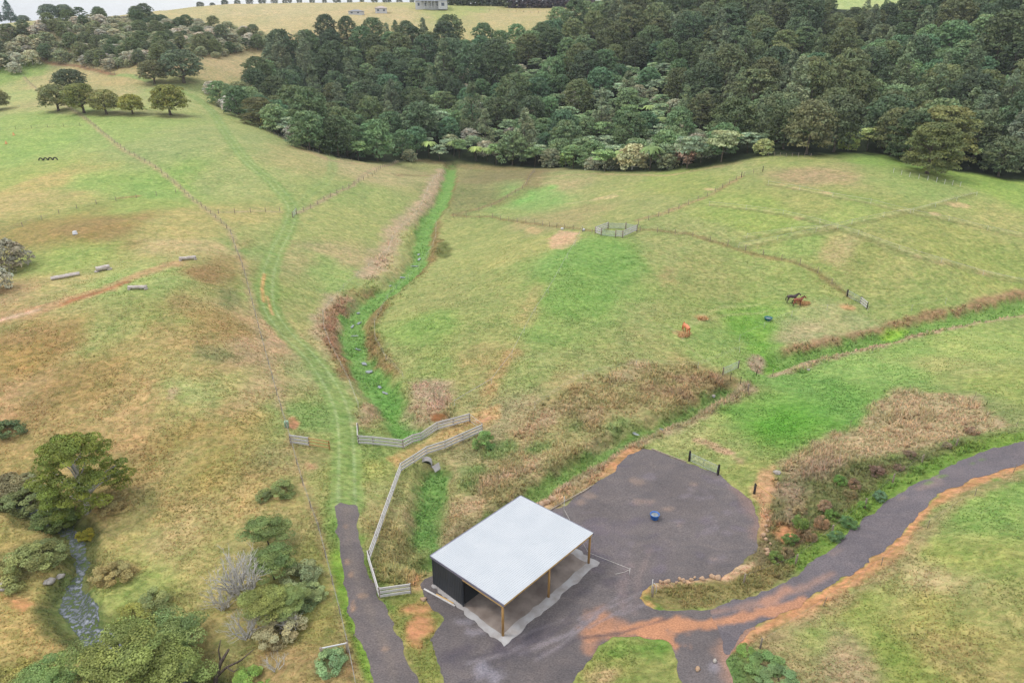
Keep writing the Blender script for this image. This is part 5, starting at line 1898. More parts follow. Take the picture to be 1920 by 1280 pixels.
def gate(name, label, pa, pb, h=1.1, mat=None, pmat=None, mesh_n=0, bars=5, posts=(1, 1), pw=.2, ph=1.35, cat='gate', world=False):
    """steel pipe gate with bars or mesh between two posts"""
    a, b = (pa, pb) if world else (at(*pa), at(*pb))
    root = empty(name, a)
    tag(root, label, cat)
    mat, pmat = mat or M_GALV, pmat or M_GREYPOST
    b0 = b - a
    d = Vector((b0.x, b0.y, 0)).normalized()
    A = d * (pw * .7)
    B = b0 - d * (pw * .7)
    up = lambda z: Vector((0, 0, z))
    mb = MB()
    r = .028
    for z in (.15, h):
        mb.tube([A + up(z), B + up(z)], r, 7)
    for q in (A, B):
        mb.tube([q + up(.15), q + up(h)], r, 7)
    m = (A + B) / 2
    mb.tube([m + up(.15), m + up(h)], r * .8, 7)
    mb.build('frame', mat, root, True)
    mb = MB()
    for k in range(1, bars):
        z = .15 + (h - .15) * k / bars
        mb.bar(A + up(z), B + up(z), .016, .016)
    for k in range(1, mesh_n):
        q = A.lerp(B, k / mesh_n)
        mb.bar(q + up(.15), q + up(h), .012, .012, (1, 0, 0))
    mb.build('infill', mat, root)
    for f, q in zip(posts, (Vector((0, 0, 0)), b0)):
        if f:
            mb = MB()
            mb.tube([up(-.4), up(ph - .04), up(ph)], [pw / 2, pw / 2, pw * .4], 9)
            link('gate_post', mb.mesh('gate_post', pmat, True), root, q)
    return root


wire_fence('long_fence', 'long post and wire fence between the dry left paddock and the mown track', [(45, 143), (150, 215), (230, 280), (340, 355), (400, 405), (432, 435), (455, 500), (475, 575), (500, 670), (525, 760), (545, 825),
           (565, 900), (600, 1000), (620, 1080), (650, 1200), (668, 1290)], 3.9, 1.05, .11)
wire_fence('hill_fence', 'wire fence along the lower side of the grey bush on the left hill', [(80, 112), (150, 124), (215, 140)], 4.5, 1.15, .16)
wire_fence('side_fence', 'faint post and wire fence crossing the green left paddock to the long fence', [(0, 440), (60, 420), (130, 395), (200, 380), (260, 371), (330, 362)], 4.5, 1.0, .12, M_POST)
wire_fence('upper_fence', 'low dark wire fence ending at the left paddock tree row', [(0, 244), (75, 240), (150, 236)], 5, 1.0, .1, M_GREYPOST)
wire_fence('cross_fence', 'short post and wire fence from the long fence to the grass track', [(410, 401), (470, 399), (525, 397)], 3.5, 1.1, .14)
wire_fence('brow_fence', 'post and wire fence from the track gate across the brow', [(556, 402), (600, 380), (660, 350), (700, 330), (742, 305)], 3.5, 1.1, .14)
wire_fence('wood_fence', 'wire fence along the foot of the wood on the left brow', [(500, 246), (545, 270), (600, 291), (660, 304)], 3.5, 1.15, .12)
wire_fence('crest_fence', 'close-set post fence on the crest under the dome-shaped tree', [(1440, 293), (1480, 295), (1520, 296)], 1.6, 1.1, .12, M_POST)
wire_fence('pale_post_fence', 'row of pale posts in the pasture beside the bushy paddock tree', [(1675, 324), (1700, 331), (1730, 337), (1760, 343), (1800, 350)], 1.9, 1.1, .1, M_WHITEPOST)
wire_fence('middle_fence', 'post and wire fence from the stream to the rail pen', [(850, 408), (925, 408), (1010, 421), (1060, 430), (1110, 438)], 3.6, 1.1, .12)
wire_fence('lower_fence', 'post and wire fence from the rail pen down to the paddock gate on the right', [(1200, 434), (1290, 442), (1390, 467), (1480, 490), (1530, 509), (1587, 553)], 3.6, 1.1, .12)
wire_fence('climbing_fence', 'post and wire fence climbing from the rail pen to the right crest', [(1197, 422), (1230, 408), (1330, 367), (1390, 333), (1430, 319)], 3.6, 1.15, .12)
wire_fence('marsh_fence', 'post and wire fence round the rough ground below the wood', [(850, 408), (925, 387), (985, 352), (1003, 322)], 3.8, 1.1, .12)
EG = 'white electric tape fences'
kw = dict(h=1.05, w=.045, mat=M_WHITEPOST, wmat=M_TAPE, rnd=True)
wire_fence('stream_fence', 'thin white posts along the left bank of the main stream', [(836, 322), (790, 390), (743, 435), (728, 475), (672, 520), (630, 557), (602, 595), (614, 642), (630, 668), (645, 699), (660, 731), (672, 765)], 6.5, wires=(.55, .95), wr=.012, **kw)
wire_fence('bank_fence', 'thin white posts along the right bank of the main stream', [(818, 420), (817, 455), (790, 500), (760, 528), (733, 553), (697, 622), (708, 652), (722, 674), (756, 710)], 7, wires=(.55, .95), wr=.012, **kw)
wire_fence('tape_fence', 'white tape fence running from the bare patch down the middle paddock', [(1092, 432), (1078, 462), (1060, 492), (1040, 532), (1000, 592), (970, 652), (945, 697), (908, 735), (870, 748), (852, 762)], 7, wires=(.9,), tape=.08, **kw)
wire_fence('wet_bank_fence', 'thin white posts along the dry bank above the right stream', [(1003, 765), (1054, 735), (1110, 700), (1152, 688), (1205, 685), (1304, 692), (1386, 660)], 9, wires=(.6, .95), wr=.01, **kw)
wire_fence('corner_tape', 'thin white posts on the lush grass beside the teal tub', [(1386, 640), (1440, 612), (1491, 590), (1533, 583), (1577, 580), (1730, 582), (1772, 570)], 7.5, wires=(.95,), wr=.01, **kw)
for nm, lb, pts in (('tape_lane', 'longest double tape lane climbing across the right paddock to the crest corner', [(1385, 464), (1450, 452), (1570, 429), (1710, 399), (1830, 368)]),
                    ('tape_lane', 'short tape beside the lower part of the climbing tape lane', [(1400, 447), (1480, 435), (1570, 429)]),
                    ('tape_line', 'upper tape line crossing the right paddock toward the right edge', [(1440, 347), (1570, 372), (1700, 400), (1830, 427), (1925, 447)]),
                    ('tape_line', 'lower tape line crossing the right paddock toward the right edge', [(1330, 386), (1440, 397), (1570, 429), (1650, 457), (1720, 484), (1830, 512), (1925, 534)])):
    wire_fence(nm, lb, pts, 8, wires=(.85,), tape=.04, **kw)
# verge posts
wire_fence('verge_posts', 'row of short timber posts on the weedy bank north of the driveway', [(1394, 1094), (1435, 1092), (1526, 1035), (1568, 992), (1645, 935), (1690, 888), (1738, 862), (1792, 838)], 6.2, 1.15, .17, M_POST, wires=(.9,), wr=.008)
wire_fence('verge_fence', 'thin leaning posts on the grass south of the driveway', [(1425, 1215), (1494, 1164), (1600, 1100), (1680, 1038), (1717, 1003), (1800, 950), (1900, 885)], 8, 1.0, .07, M_POST, wires=(.9,), wr=.008, lean=.12)
wire_fence('stand_fence', 'thin posts around the tan stand of rank grass', [(1520, 838), (1592, 802), (1660, 735), (1764, 735), (1825, 745), (1905, 800)], 8, 1.0, .05, M_POST, wires=(.9,), wr=.006)

rail_fence('rail_fence', 'long grey three-rail fence bending round the culvert from the little gate to the track', [(904, 810), (868, 826), (800, 852), (751, 884), (727, 950), (692, 1050), (713, 1120), (770, 1112)], 2.5, 1.15, 3)
rail_fence('rail_fence', 'grey three-rail fence across the main stream, from the upright panel to the little gate', [(673, 832), (700, 834), (756, 840), (790, 826), (880, 790)], 2.6, 1.2, 3)
rail_fence('rail_fence', 'short grey rail panel standing side-on beside the grass track', [(672, 808), (673, 832)], 2.4, 1.15, 3)
rr = rail_fence('rail_fence', 'short three-rail fence, half grey and half new yellow timber, beside the grass track', [(545, 831), (580, 836)], 1.9, 1.2, 3)
V = ats([(580, 836), (618, 842)])
for k in range(3):
    mb = MB()
    z = 1.2 * (.25 + .36 * k)
    mb.bar(V[0] + Vector((0, -.1, z)) - rr.location, V[1] + Vector((0, -.1, z)) - rr.location, .045, .15)
    tag(mb.build('rail', M_NEWRAIL, rr), 'new yellow timber rail')
mb = MB()
mb.box((0, 0, .45), (.14, .14, 1.5))
tag(link('post', mb.mesh('post', M_PINE), rr, V[1] - rr.location), 'new yellow timber post')
rail_fence('corner_rail', 'short grey rail fence at the paddock gate on the right', [(1613, 569), (1625, 579)], 2, 1.2, 3, None, M_GREYPOST)
gate('little_gate', 'white-topped rope gate between the two grey rail fences', (881, 790), (904, 808), 1.1, M_TAPE, M_POST, 0, 2, (1, 1), .14, 1.25)
gate('arena_gate', 'steel mesh gate between two dark posts on the far edge of the gravel yard', (1292, 864), (1346, 890), 1.15, M_GALV, M_GREYPOST, 14, 7, (1, 1), .26, 1.4)
gate('crossing_gate', 'pale steel gate at the stream crossing on the right', (1355, 703), (1384, 690), 1.15, M_GALV, M_POST, 12, 8, (1, 1), .2, 1.3)
gate('paddock_gate', 'steel gate beside the short rail fence in the right paddock', (1588, 556), (1613, 569), 1.15, M_GALV, M_GREYPOST, 10, 6, (1, 1), .2, 1.35)
gate('track_gate', 'pale gate standing open where the two grass tracks meet', (549, 408), (556, 400), 1.2, M_GALV, M_POST, 8, 7, (1, 1), .18, 1.35)
# pole across the bank path
a, b = at(1414, 925), at(1452, 945)
t = empty('pole_gate', a)
tag(t, 'dark post with one pale pole slanting down from its top beside the gravel yard', 'gate')
mb = MB()
mb.tube([(0, 0, -.4), (0, 0, 1.3)], .13, 9)
mb.build('post', M_GREYPOST, t, True)
mb = MB()
mb.tube([(.05, 0, 1.3), b - a + Vector((0, 0, .75))], .05, 8)
mb.build('pole', M_NEWRAIL, t, True)
a, b = at(604, 1232), at(652, 1222)
t = empty('rail_gap', a)
tag(t, 'single white rail on a grey post joined to the track fence at the bottom', 'fence')
for q in (Vector((0, 0, 0)), b - a):
    mb = MB()
    mb.tube([(0, 0, -.4), (0, 0, 1.05)], .12, 8)
    link('post', mb.mesh('post', M_POST, True), t, q)
mb = MB()
mb.bar((0, 0, 1.0), b - a + Vector((0, 0, 1.0)), .07, .1)
mb.build('rail', M_WHITEPAINT, t)
# lone posts
for px, py, w, h, m, lb in ((1369, 713, .1, 1.3, M_GREYPOST, 'thin dark post below the crossing gate'), (1388, 720, .1, 1.2, M_GREYPOST, 'thin dark post on the crossing, between the gate and the thick post'),
                            (1418, 705, .1, 1.1, M_GREYPOST, 'thin dark post beside the dead rushes at the crossing'), (1402, 734, .26, 1.25, M_POST, 'thick weathered post at the corner of the crossing'),
                            (1448, 705, .09, 1.2, M_POST, 'thin pale post in the dead grass right of the crossing'), (1430, 322, .18, 1.3, M_GREYPOST, 'dark strainer post at the top of the climbing fence'),
                            (1010, 953, .1, .9, M_POST, 'small post beside the cut timber behind the shed roof'), (1390, 333, .18, 1.4, M_GREYPOST, 'dark post on the climbing fence near the crest'),
                            (1425, 1216, .16, 1.2, M_POST, 'grey leaning post in the weeds at the drive corner')):
    mb = MB()
    mb.tube([(0, 0, -.3), (0, 0, h - .03), (0, 0, h)], [w / 2, w / 2, w * .4], 8)
    tag(mb.build('timber_post', m, None, True, loc=at(px, py)), lb, 'post')
# pen of rails and gates
pen = empty('rail_pen', at(1155, 437))
tag(pen, 'small seven-sided pen of grey rails and mesh gates in the right paddock', 'pen')
FA = [at(*p) for p in ((1116, 438), (1140, 429), (1173, 430), (1194, 434), (1167, 446), (1154, 445), (1127, 442))]
ol = pen.location
for i, j, kind in ((0, 1, 'r'), (1, 2, 'g'), (2, 3, 'g'), (3, 4, 'r'), (4, 5, 'r'), (5, 6, 'g'), (6, 0, 'r')):
    a, b = FA[i] - ol, FA[j] - ol
    if kind == 'r':
        for z in (.4, .85, 1.3):
            mb = MB()
            mb.bar(a + Vector((0, 0, z)), b + Vector((0, 0, z)), .06, .27)
            mb.build('rail', M_RAIL, pen)
    else:
        mb = MB()
        for z in (.2, 1.2):
            mb.bar(a + Vector((0, 0, z)), b + Vector((0, 0, z)), .06, .06)
        for k in range(1, 8):
            z = .2 + k / 8
            mb.bar(a + Vector((0, 0, z)), b + Vector((0, 0, z)), .035, .035)
        for k in range(15):
            q = a.lerp(b, (k + .5) / 15)
            mb.bar(q + Vector((0, 0, .2)), q + Vector((0, 0, 1.2)), .025, .025, (1, 0, 0))
        mb.build('mesh_gate', M_GALV, pen)
for k, f in enumerate(FA):
    mb = MB()
    mb.tube([(0, 0, -.3), (0, 0, 1.5)], .12, 8)
    link('post', mb.mesh('post', M_POST, True), pen, f - ol)

# electric standards round the shed, with the tape
root = empty('yard_tape', at(1057, 968))
tag(root, 'white tape on thin standards running past the shed corner onto the yard', 'fence')
S = [at(1057, 968), at(1180, 1079)]
hs = [2.6, .95]
for p, h_ in zip(S, hs):
    mb = MB()
    mb.tube([(0, 0, -.2), (0, 0, h_)], .03, 6)
    link('standard', mb.mesh('standard', M_WHITEPOST, True), root, p - S[0])
mb = MB()
mid = W3(SHED_L + .15, .2, SZ + 1.1)
mb.bar(Vector((0, 0, .9)), mid - S[0], .02, .04)
mb.bar(mid - S[0], S[1] - S[0] + Vector((0, 0, .85)), .02, .04)
e = at(1154, 1076)
mb.bar(S[1] - S[0] + Vector((0, 0, .8)), at(1170, 1074) - S[0] + Vector((0, 0, .12)), .02, .04)
mb.bar(at(1170, 1074) - S[0] + Vector((0, 0, .12)), e - S[0] + Vector((0, 0, .04)), .02, .04)
mb.build('tape', M_TAPE, root)
t = empty('end_post', at(1223, 1118))
tag(t, 'timber end post with white tape handles at the tip of the stone edge', 'post')
mb = MB()
mb.tube([(0, 0, -.3), (0, 0, 1.2)], .09, 8)
mb.build('post', M_POST, t, True)
mb = MB()
mb.tube([(-.12, .05, .4), (-.1, .02, 2.0)], .035, 6)
mb.tube([(0, .02, 1.6), (.25, .05, 1.3), (.35, .1, .6), (.3, .1, .2)], .03, 6)
mb.build('tape_handle', M_WHITEPOST, t, True)

# ------------------------------------------------------------------ small things
def lathe_thing(name, label, cat, px, py, prof, mat, n=24, inner=None):
    p = at(px, py)
    t = empty(name, p)
    tag(t, label, cat)
    mb = MB()
    mb.lathe(prof, n)
    mb.build('body', mat, t, True)
    if inner:
        mb = MB()
        mb.lathe(inner, n)
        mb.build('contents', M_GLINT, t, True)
    return t


lathe_thing('feed_tub', 'round blue plastic tub alone in the middle of the gravel yard', 'tub', 1227, 972, [(.0, .02), (.36, .02), (.42, .1), (.46, .55), (.5, .58), (.5, .62), (.44, .62), (.4, .3)], M_BLUE, 24, [(.41, .5), (.3, .5), (.0, .5)])
lathe_thing('water_tub', 'low teal tub on the lush grass near the horses', 'tub', 1440, 600, [(.0, .02), (.5, .02), (.56, .12), (.62, .42), (.68, .45), (.66, .5), (.58, .44), (.52, .2)], M_TEAL, 24, [(.55, .3), (.3, .3), (0, .3)])
lathe_thing('green_drum', 'pale green drum by the track fence above the half-yellow rail fence', 'drum', 538, 800, [(0, .02), (.28, .02), (.29, .1), (.28, .3), (.29, .35), (.28, .6), (.29, .8), (.2, .84), (0, .84)], noise_mat('green_plastic', (150, 180, 150), (170, 196, 168), 3, .5))
for px, py, lb in ((26, 254, 'orange marker cone, upper of the two at the left edge'), (12, 270, 'orange marker cone, lower of the two at the left edge')):
    lathe_thing('marker_cone', lb, 'cone', px, py, [(0, .02), (.5, .02), (.5, .06), (.34, .08), (.12, .9), (.1, .92), (0, .92)], M_ORANGE, 14)
lathe_thing('white_tub', 'upturned white tub on the brown grass of the left paddock', 'tub', 141, 439, [(0, .6), (.34, .6), (.38, .56), (.44, .05), (.48, .02), (0, .02)], M_WHITEPAINT, 18)
for px, py, lb in ((1094, 433, 'white round float at the top of the tape fence'), (1054, 431, 'white box-shaped trough beside the bare patch')):
    lathe_thing('white_tub', lb, 'tub', px, py, [(0, .5), (.25, .48), (.32, .3), (.3, .05), (0, .02)], M_WHITEPAINT, 14)


def log_jump(label, pa, pb, rad, double=False, legs=True):
    a, b = at(*pa), at(*pb)
    t = empty('log_jump', a)
    tag(t, label, 'log jump')
    d = (b - a)
    g = random.Random(int(pa[0]))
    mb = MB()
    n = 7
    pts = [d * (k / n) + Vector((0, 0, rad + .1 + .04 * g.uniform(-1, 1))) for k in range(n + 1)]
    mb.tube(pts, [rad * (1 + .08 * g.uniform(-1, 1)) for _ in pts], 10)
    mb.build('log', M_LOG, t, True)
    if double:
        off = Vector((d.y, -d.x, 0)).normalized() * rad * 2.6
        mb = MB()
        mb.tube([p + off for p in pts], [rad * .8 for _ in pts], 10)
        mb.build('log', M_LOG, t, True)
    for q in (.06, .94):
        mb = MB()
        mb.rock((d * q) + Vector((0, 0, .1)), (rad * 1.0, rad * 1.25, .2), int(q * 100))
        mb.build('end_block', M_LOG, t, True)


log_jump('long double log jump, leftmost in the left paddock', (96, 525), (150, 515), .24, True)
log_jump('short thick log jump between the long one and the worn strip', (181, 510), (207, 505), .42)
log_jump('white log jump upper right by the worn strip', (337, 489), (368, 486), .3)
log_jump('white log jump below the worn strip', (241, 543), (276, 542), .28)
t = empty('tyre_jump', at(75, 301))
tag(t, 'jump of four half-buried tyres in a row on the green left paddock', 'tyre jump')
a, b = at(77, 301), at(104, 300)
for k in range(4):
    c = a.lerp(b, k / 3) - Vector(t.location)
    mb = MB()
    rr_, r2 = .72, .17
    ux = (b - a).to_2d().normalized().to_3d()
    ring = [c + ux * (rr_ * math.cos(u)) + Vector((0, 0, rr_ * math.sin(u) - .08)) for u in np.linspace(0, math.pi, 15)]
    mb.tube(ring, r2, 8)
    mb.build('half_tyre', M_TYRE, t, True)

# culvert under the rail fence
p = at(802, 884)
t = empty('culvert', p)
tag(t, 'concrete culvert pipe with a dark mouth under the bend of the rail fence', 'culvert')
ax = Vector((.08, -1, -.06)).normalized()
mb = MB()
o_ = Vector((-.2, .75, .62))
for (r0, r1, y0, y1) in ((.62, .62, 0, 2.2), (.5, .5, 0, 2.2)):
    pass
ring = []
sx_ = Vector((1, 0, 0))
for k in range(24):
    u = 2 * math.pi * k / 24
    e = sx_ * math.cos(u) + Vector((0, 0, 1)) * math.sin(u)
    ring.append([o_ + e * .7 - ax * .5, o_ + e * .7 + ax * .3, o_ + e * .58 + ax * .3, o_ + e * .58 - ax * .5])
vs = [v for r_ in ring for v in r_]
fs = []
for k in range(24):
    j = (k + 1) % 24
    for q in range(3):
        fs.append((k * 4 + q, j * 4 + q, j * 4 + q + 1, k * 4 + q + 1))
mb.add(vs, fs)
mb.build('pipe', M_CONC, t, True)
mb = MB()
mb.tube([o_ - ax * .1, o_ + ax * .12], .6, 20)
mb.build('mouth_shade_disc', M_INNER, t)  # dark disc stands in for the shade inside the pipe
mb = MB()
M_ = Matrix.Rotation(R(-38), 3, 'Z') @ Matrix.Rotation(R(48), 3, 'Y')
mb.box((1.25, .55, .4), (.8, 1.7, .1), 0, M_)
tag(mb.build('concrete_flap', M_CONC, None, bevel=.02, loc=p), 'broken white concrete slab leaning beside the culvert mouth', 'slab')

# timber edging and cut timber at the left edge of the yard
E_ = ats([(1031, 957), (1060, 940), (1097, 920), (1108, 912)], .02)
for k, lb in enumerate(('timber sleeper at the yard edge nearest the shed', 'middle timber sleeper at the yard edge', 'last short timber sleeper at the yard edge')):
    a, b = E_[k], E_[k + 1]
    mb = MB()
    mb.bar(Vector((0, 0, .05)), b - a + Vector((0, 0, .05)), .15, .14)
    tag(mb.build('sleeper', M_POST, None, loc=a), lb, 'sleeper')
E_ = ats([(1222, 842), (1250, 853), (1287, 867)], .02)
mb = MB()
mb.bar(Vector((0, 0, .04)), E_[1] - E_[0] + Vector((0, 0, .04)), .12, .14)
mb.bar(E_[1] - E_[0] + Vector((0, 0, .04)), E_[2] - E_[0] + Vector((0, 0, .04)), .12, .14)
tag(mb.build('edging_board', M_POST, None, loc=E_[0]), 'thin dark edging board along the far edge of the gravel yard', 'edging')
for k, (px, py, s, lb) in enumerate(((1012, 948, .7, 'pale sandstone block behind the right end of the shed roof'), (1025, 943, .55, 'pale block next to the sleeper at the yard edge'), (1036, 937, .5, 'small pale block farthest along the yard edge'),
                                     (1003, 953, .5, 'pale block closest to the shed roof'))):
    mb = MB()
    mb.rock((0, 0, .15), (s, s * .6, .3), 40 + k)
    tag(mb.build('rock', M_ROCK, None, True, loc=at(px, py)), lb, 'rock')
g = random.Random(9)
RG = 'rough stones edging the gravel yard'
pts = [(1237 + k * 9.3, 1093 - k * .9 + g.uniform(-1.5, 1.5)) for k in range(13)] + [(1437 + g.uniform(-6, 6), 968 + k * 9) for k in range(9)]
for k, (px, py) in enumerate(pts):
    s = g.uniform(.13, .31)
    px, py = px + g.uniform(-4, 4), py + g.uniform(-2, 2)
    mb = MB()
    mb.rock((0, 0, .1), (s, s * g.uniform(.7, 1), s * .75), 60 + k)
    tag(mb.build('rock', M_ROCK, None, True, loc=at(px, py)), 'orange-stained stone in the row along the near edge of the yard' if k < 13 else 'orange-stained stone on the bank right of the yard', 'rock', RG + (', near edge' if k < 13 else ', right bank'))
for k, (px, py, s, lb, m) in enumerate(((1457, 887, .45, 'white stone at the left tip of the tan grass stand', M_GREYROCK), (95, 1090, .5, 'pale boulder left of the pool, nearer the water', M_GREYROCK), (88, 1092, .35, 'smaller pale stone beside the boulder left of the pool', M_GREYROCK),
                                        (113, 1082, .4, 'pale boulder at the head of the pool', M_GREYROCK), (8, 1101, .6, 'grey boulder at the left edge of the picture', M_GREYROCK), (1337, 743, .35, 'white stone on the bank of the right stream', M_GREYROCK),
                                        (1308, 1255, .24, 'pale heap of stones on the right drive arm at the bottom', M_ROCK), (1515, 694, .3, 'pale stone on the green field right of the crossing', M_GREYROCK), (1340, 1240, .2, 'whitish lump on the right drive arm', M_GREYROCK))):
    mb = MB()
    mb.rock((0, 0, .1), (s, s * .75, s * .6), 90 + k)
    tag(mb.build('rock', m, None, True, loc=at(px, py)), lb, 'rock')
for px, py, s, lb in ((1280, 629, .7, 'scattered hay pile at the feet of the chestnut horse'), (1315, 597, .8, 'hay pile on the grass above the chestnut horse'), (1505, 567, .9, 'hay pile in front of the two dark horses')):
    g2 = np.random.default_rng(int(px))
    p = at(px, py)
    n = 420
    rr2 = s * np.sqrt(g2.uniform(0, 1, n)) * 1.5
    aa = g2.uniform(0, 6.28, n)
    C = np.stack([rr2 * np.cos(aa), .7 * rr2 * np.sin(aa), .02 + .22 * np.exp(-(rr2 / s) ** 2) * g2.uniform(.3, 1, n)], 1)
    V, F = leaf_cards(C, g2.normal(size=(n, 3)) + [0, 0, 1.2], np.full(n, .17), g2, .25)
    o = link('hay_pile', mesh_np('hay_pile', V, [F], None, False, M_HAY), None, p)
    tag(o, lb, 'hay')


# ------------------------------------------------------------------ horses
def horse(label, loc, heading, coat, legs, mane, graze, sc=1.0):
    """one continuous body grown over a skeleton of joints; facing +X before turning"""
    J, E2, RD = [], [], []

    def v(p, r, parent=None):
        J.append(p)
        RD.append(r)
        if parent is not None:
            E2.append((parent, len(J) - 1))
        return len(J) - 1
    belly = v((0, 0, 1.16), (.27, .31))
    rib = v((.32, 0, 1.15), (.25, .32), belly)
    sh = v((.58, 0, 1.22), (.21, .29), rib)
    loin = v((-.32, 0, 1.22), (.25, .27), belly)
    croup = v((-.62, 0, 1.26), (.26, .27), loin)
    butt = v((-.84, 0, 1.16), (.16, .2), croup)
    if graze:
        nk = v((.88, 0, 1.18), (.12, .19), sh)
        n2 = v((1.1, 0, .86), (.09, .15), nk)
        po = v((1.25, 0, .52), (.085, .12), n2)
        fc = v((1.33, 0, .28), (.075, .1), po)
        mz = v((1.34, 0, .1), (.055, .065), fc)
    else:
        nk = v((.82, 0, 1.38), (.12, .2), sh)
        n2 = v((1.02, 0, 1.53), (.09, .15), nk)
        po = v((1.2, 0, 1.64), (.08, .12), n2)
        fc = v((1.38, 0, 1.45), (.08, .11), po)
        mz = v((1.5, 0, 1.24), (.055, .065), fc)
    for s in (-1, 1):
        f = .06 if s > 0 else -.05
        a = v((.56, .13 * s, .98), (.12, .13), sh)
        b = v((.57 + f, .14 * s, .72), (.07, .075), a)
        c = v((.56 + f, .14 * s, .46), (.05, .055), b)
        d = v((.56 + f, .14 * s, .2), (.034, .038), c)
        e = v((.58 + f, .14 * s, .1), (.045, .045), d)
        v((.61 + f, .14 * s, .02), (.058, .05), e)
        a = v((-.62, .14 * s, .98), (.15, .17), croup)
        b = v((-.56 + f, .15 * s, .78), (.095, .11), a)
        c = v((-.74 + f, .15 * s, .52), (.055, .065), b)
        d = v((-.73 + f, .15 * s, .22), (.036, .04), c)
        e = v((-.71 + f, .15 * s, .1), (.046, .046), d)
        v((-.68 + f, .15 * s, .02), (.058, .05), e)
    me = bpy.data.meshes.new('body')
    me.from_pydata(J, E2, [])
    o = bpy.data.objects.new('body_skin', me)
    COL.objects.link(o)
    o.modifiers.new('s', 'SKIN')
    for k, r in enumerate(RD):
        me.skin_vertices[0].data[k].radius = r
    me.skin_vertices[0].data[0].use_root = True
    m2 = o.modifiers.new('d', 'SUBSURF')
    m2.levels = 2
    m2.render_levels = 2
    dg = bpy.context.evaluated_depsgraph_get()
    bm_ = bpy.data.meshes.new_from_object(o.evaluated_get(dg))
    bpy.data.objects.remove(o)
    bm_.name = 'body'
    bm_.materials.clear()
    co = np.empty(len(bm_.vertices) * 3, np.float32)
    bm_.vertices.foreach_get('co', co)
    co = co.reshape(-1, 3)
    low = sstep(.62, .38, co[:, 2])[:, None] * (np.abs(co[:, 1]) > .03)[:, None]
    rgb = alb(coat) * 1.5 * (1 - low) + alb(legs) * 1.5 * low
    at_ = bm_.attributes.new('Cover', 'FLOAT_COLOR', 'POINT')
    c4 = np.ones((len(co), 4), np.float32)
    c4[:, :3] = rgb
    at_.data.foreach_set('color', c4.ravel())
    bm_.polygons.foreach_set('use_smooth', [True] * len(bm_.polygons))
    bm_.materials.append(M_COAT)
    t = empty('horse', loc, heading)
    t.scale = (sc, sc, sc)
    tag(t, label, 'horse')
    link('body', bm_, t)
    mm = noise_mat('hair_' + label.split()[0], mane, tuple(c * 1.25 for c in mane), 9, .8)
    mb = MB()
    mb.tube([(-.88, 0, 1.22), (-.98, 0, 1.05), (-1.0, 0, .7), (-.97, 0, .42)], [.045, .075, .085, .03], 8)
    mb.build('tail', mm, t, True)
    mb = MB()
    P = [J[sh], J[nk], J[n2], J[po]]
    for q in range(3):
        a, b = Vector(P[q]), Vector(P[q + 1])
        up = Vector((0, 0, 1)) - (b - a).normalized() * (b - a).normalized().z
        up.normalize()
        ra, rb = RD[(sh, nk, n2, po)[q]][1], RD[(sh, nk, n2, po)[q + 1]][1]
        if q == 0:
            a = a.lerp(b, .4)
        mb.bar(a + up * ra * .95, b + up * rb * .95, .07, .14, up)
    mb.build('mane', mm, t)
    for s in (-1, 1):
        mb = MB()
        p_, m_ = Vector(J[po]), Vector(J[fc])
        bk = (p_ - m_).normalized()
        mb.tube([p_ + Vector((0, .06 * s, 0)) + bk * .04, p_ + Vector((0, .075 * s, 0)) + bk * .14 + Vector((0, 0, .03)), p_ + Vector((0, .07 * s, 0)) + bk * .22], [.03, .035, .006], 6)
        mb.build('ear', M_COAT_D, t, True)
    return t


def coat_mat():
    m, nt, n, l, b = new_mat('coat')
    a_ = n.new('ShaderNodeAttribute')
    a_.attribute_name = 'Cover'
    l.new(a_.outputs['Color'], b.inputs['Base Color'])
    b.inputs['Roughness'].default_value = .45
    b.inputs['Specular IOR Level'].default_value = .35
    return m


M_COAT = coat_mat()
M_COAT_D = noise_mat('dark_coat', (96, 62, 50), (110, 72, 58), 6, .6)
horse('chestnut horse grazing alone on its hay pile, rump to the camera', at(1286, 627), R(100), (206, 128, 92), (150, 96, 74), (190, 120, 84), True, 1.18)
horse('bay horse standing in front of the darker one by the hay', at(1494, 574), R(12), (138, 78, 58), (62, 48, 46), (46, 40, 40), False, 1.05)
horse('dark brown horse standing behind the bay one', at(1483, 568), R(4), (74, 60, 62), (52, 46, 48), (40, 38, 42), False, 1.05)

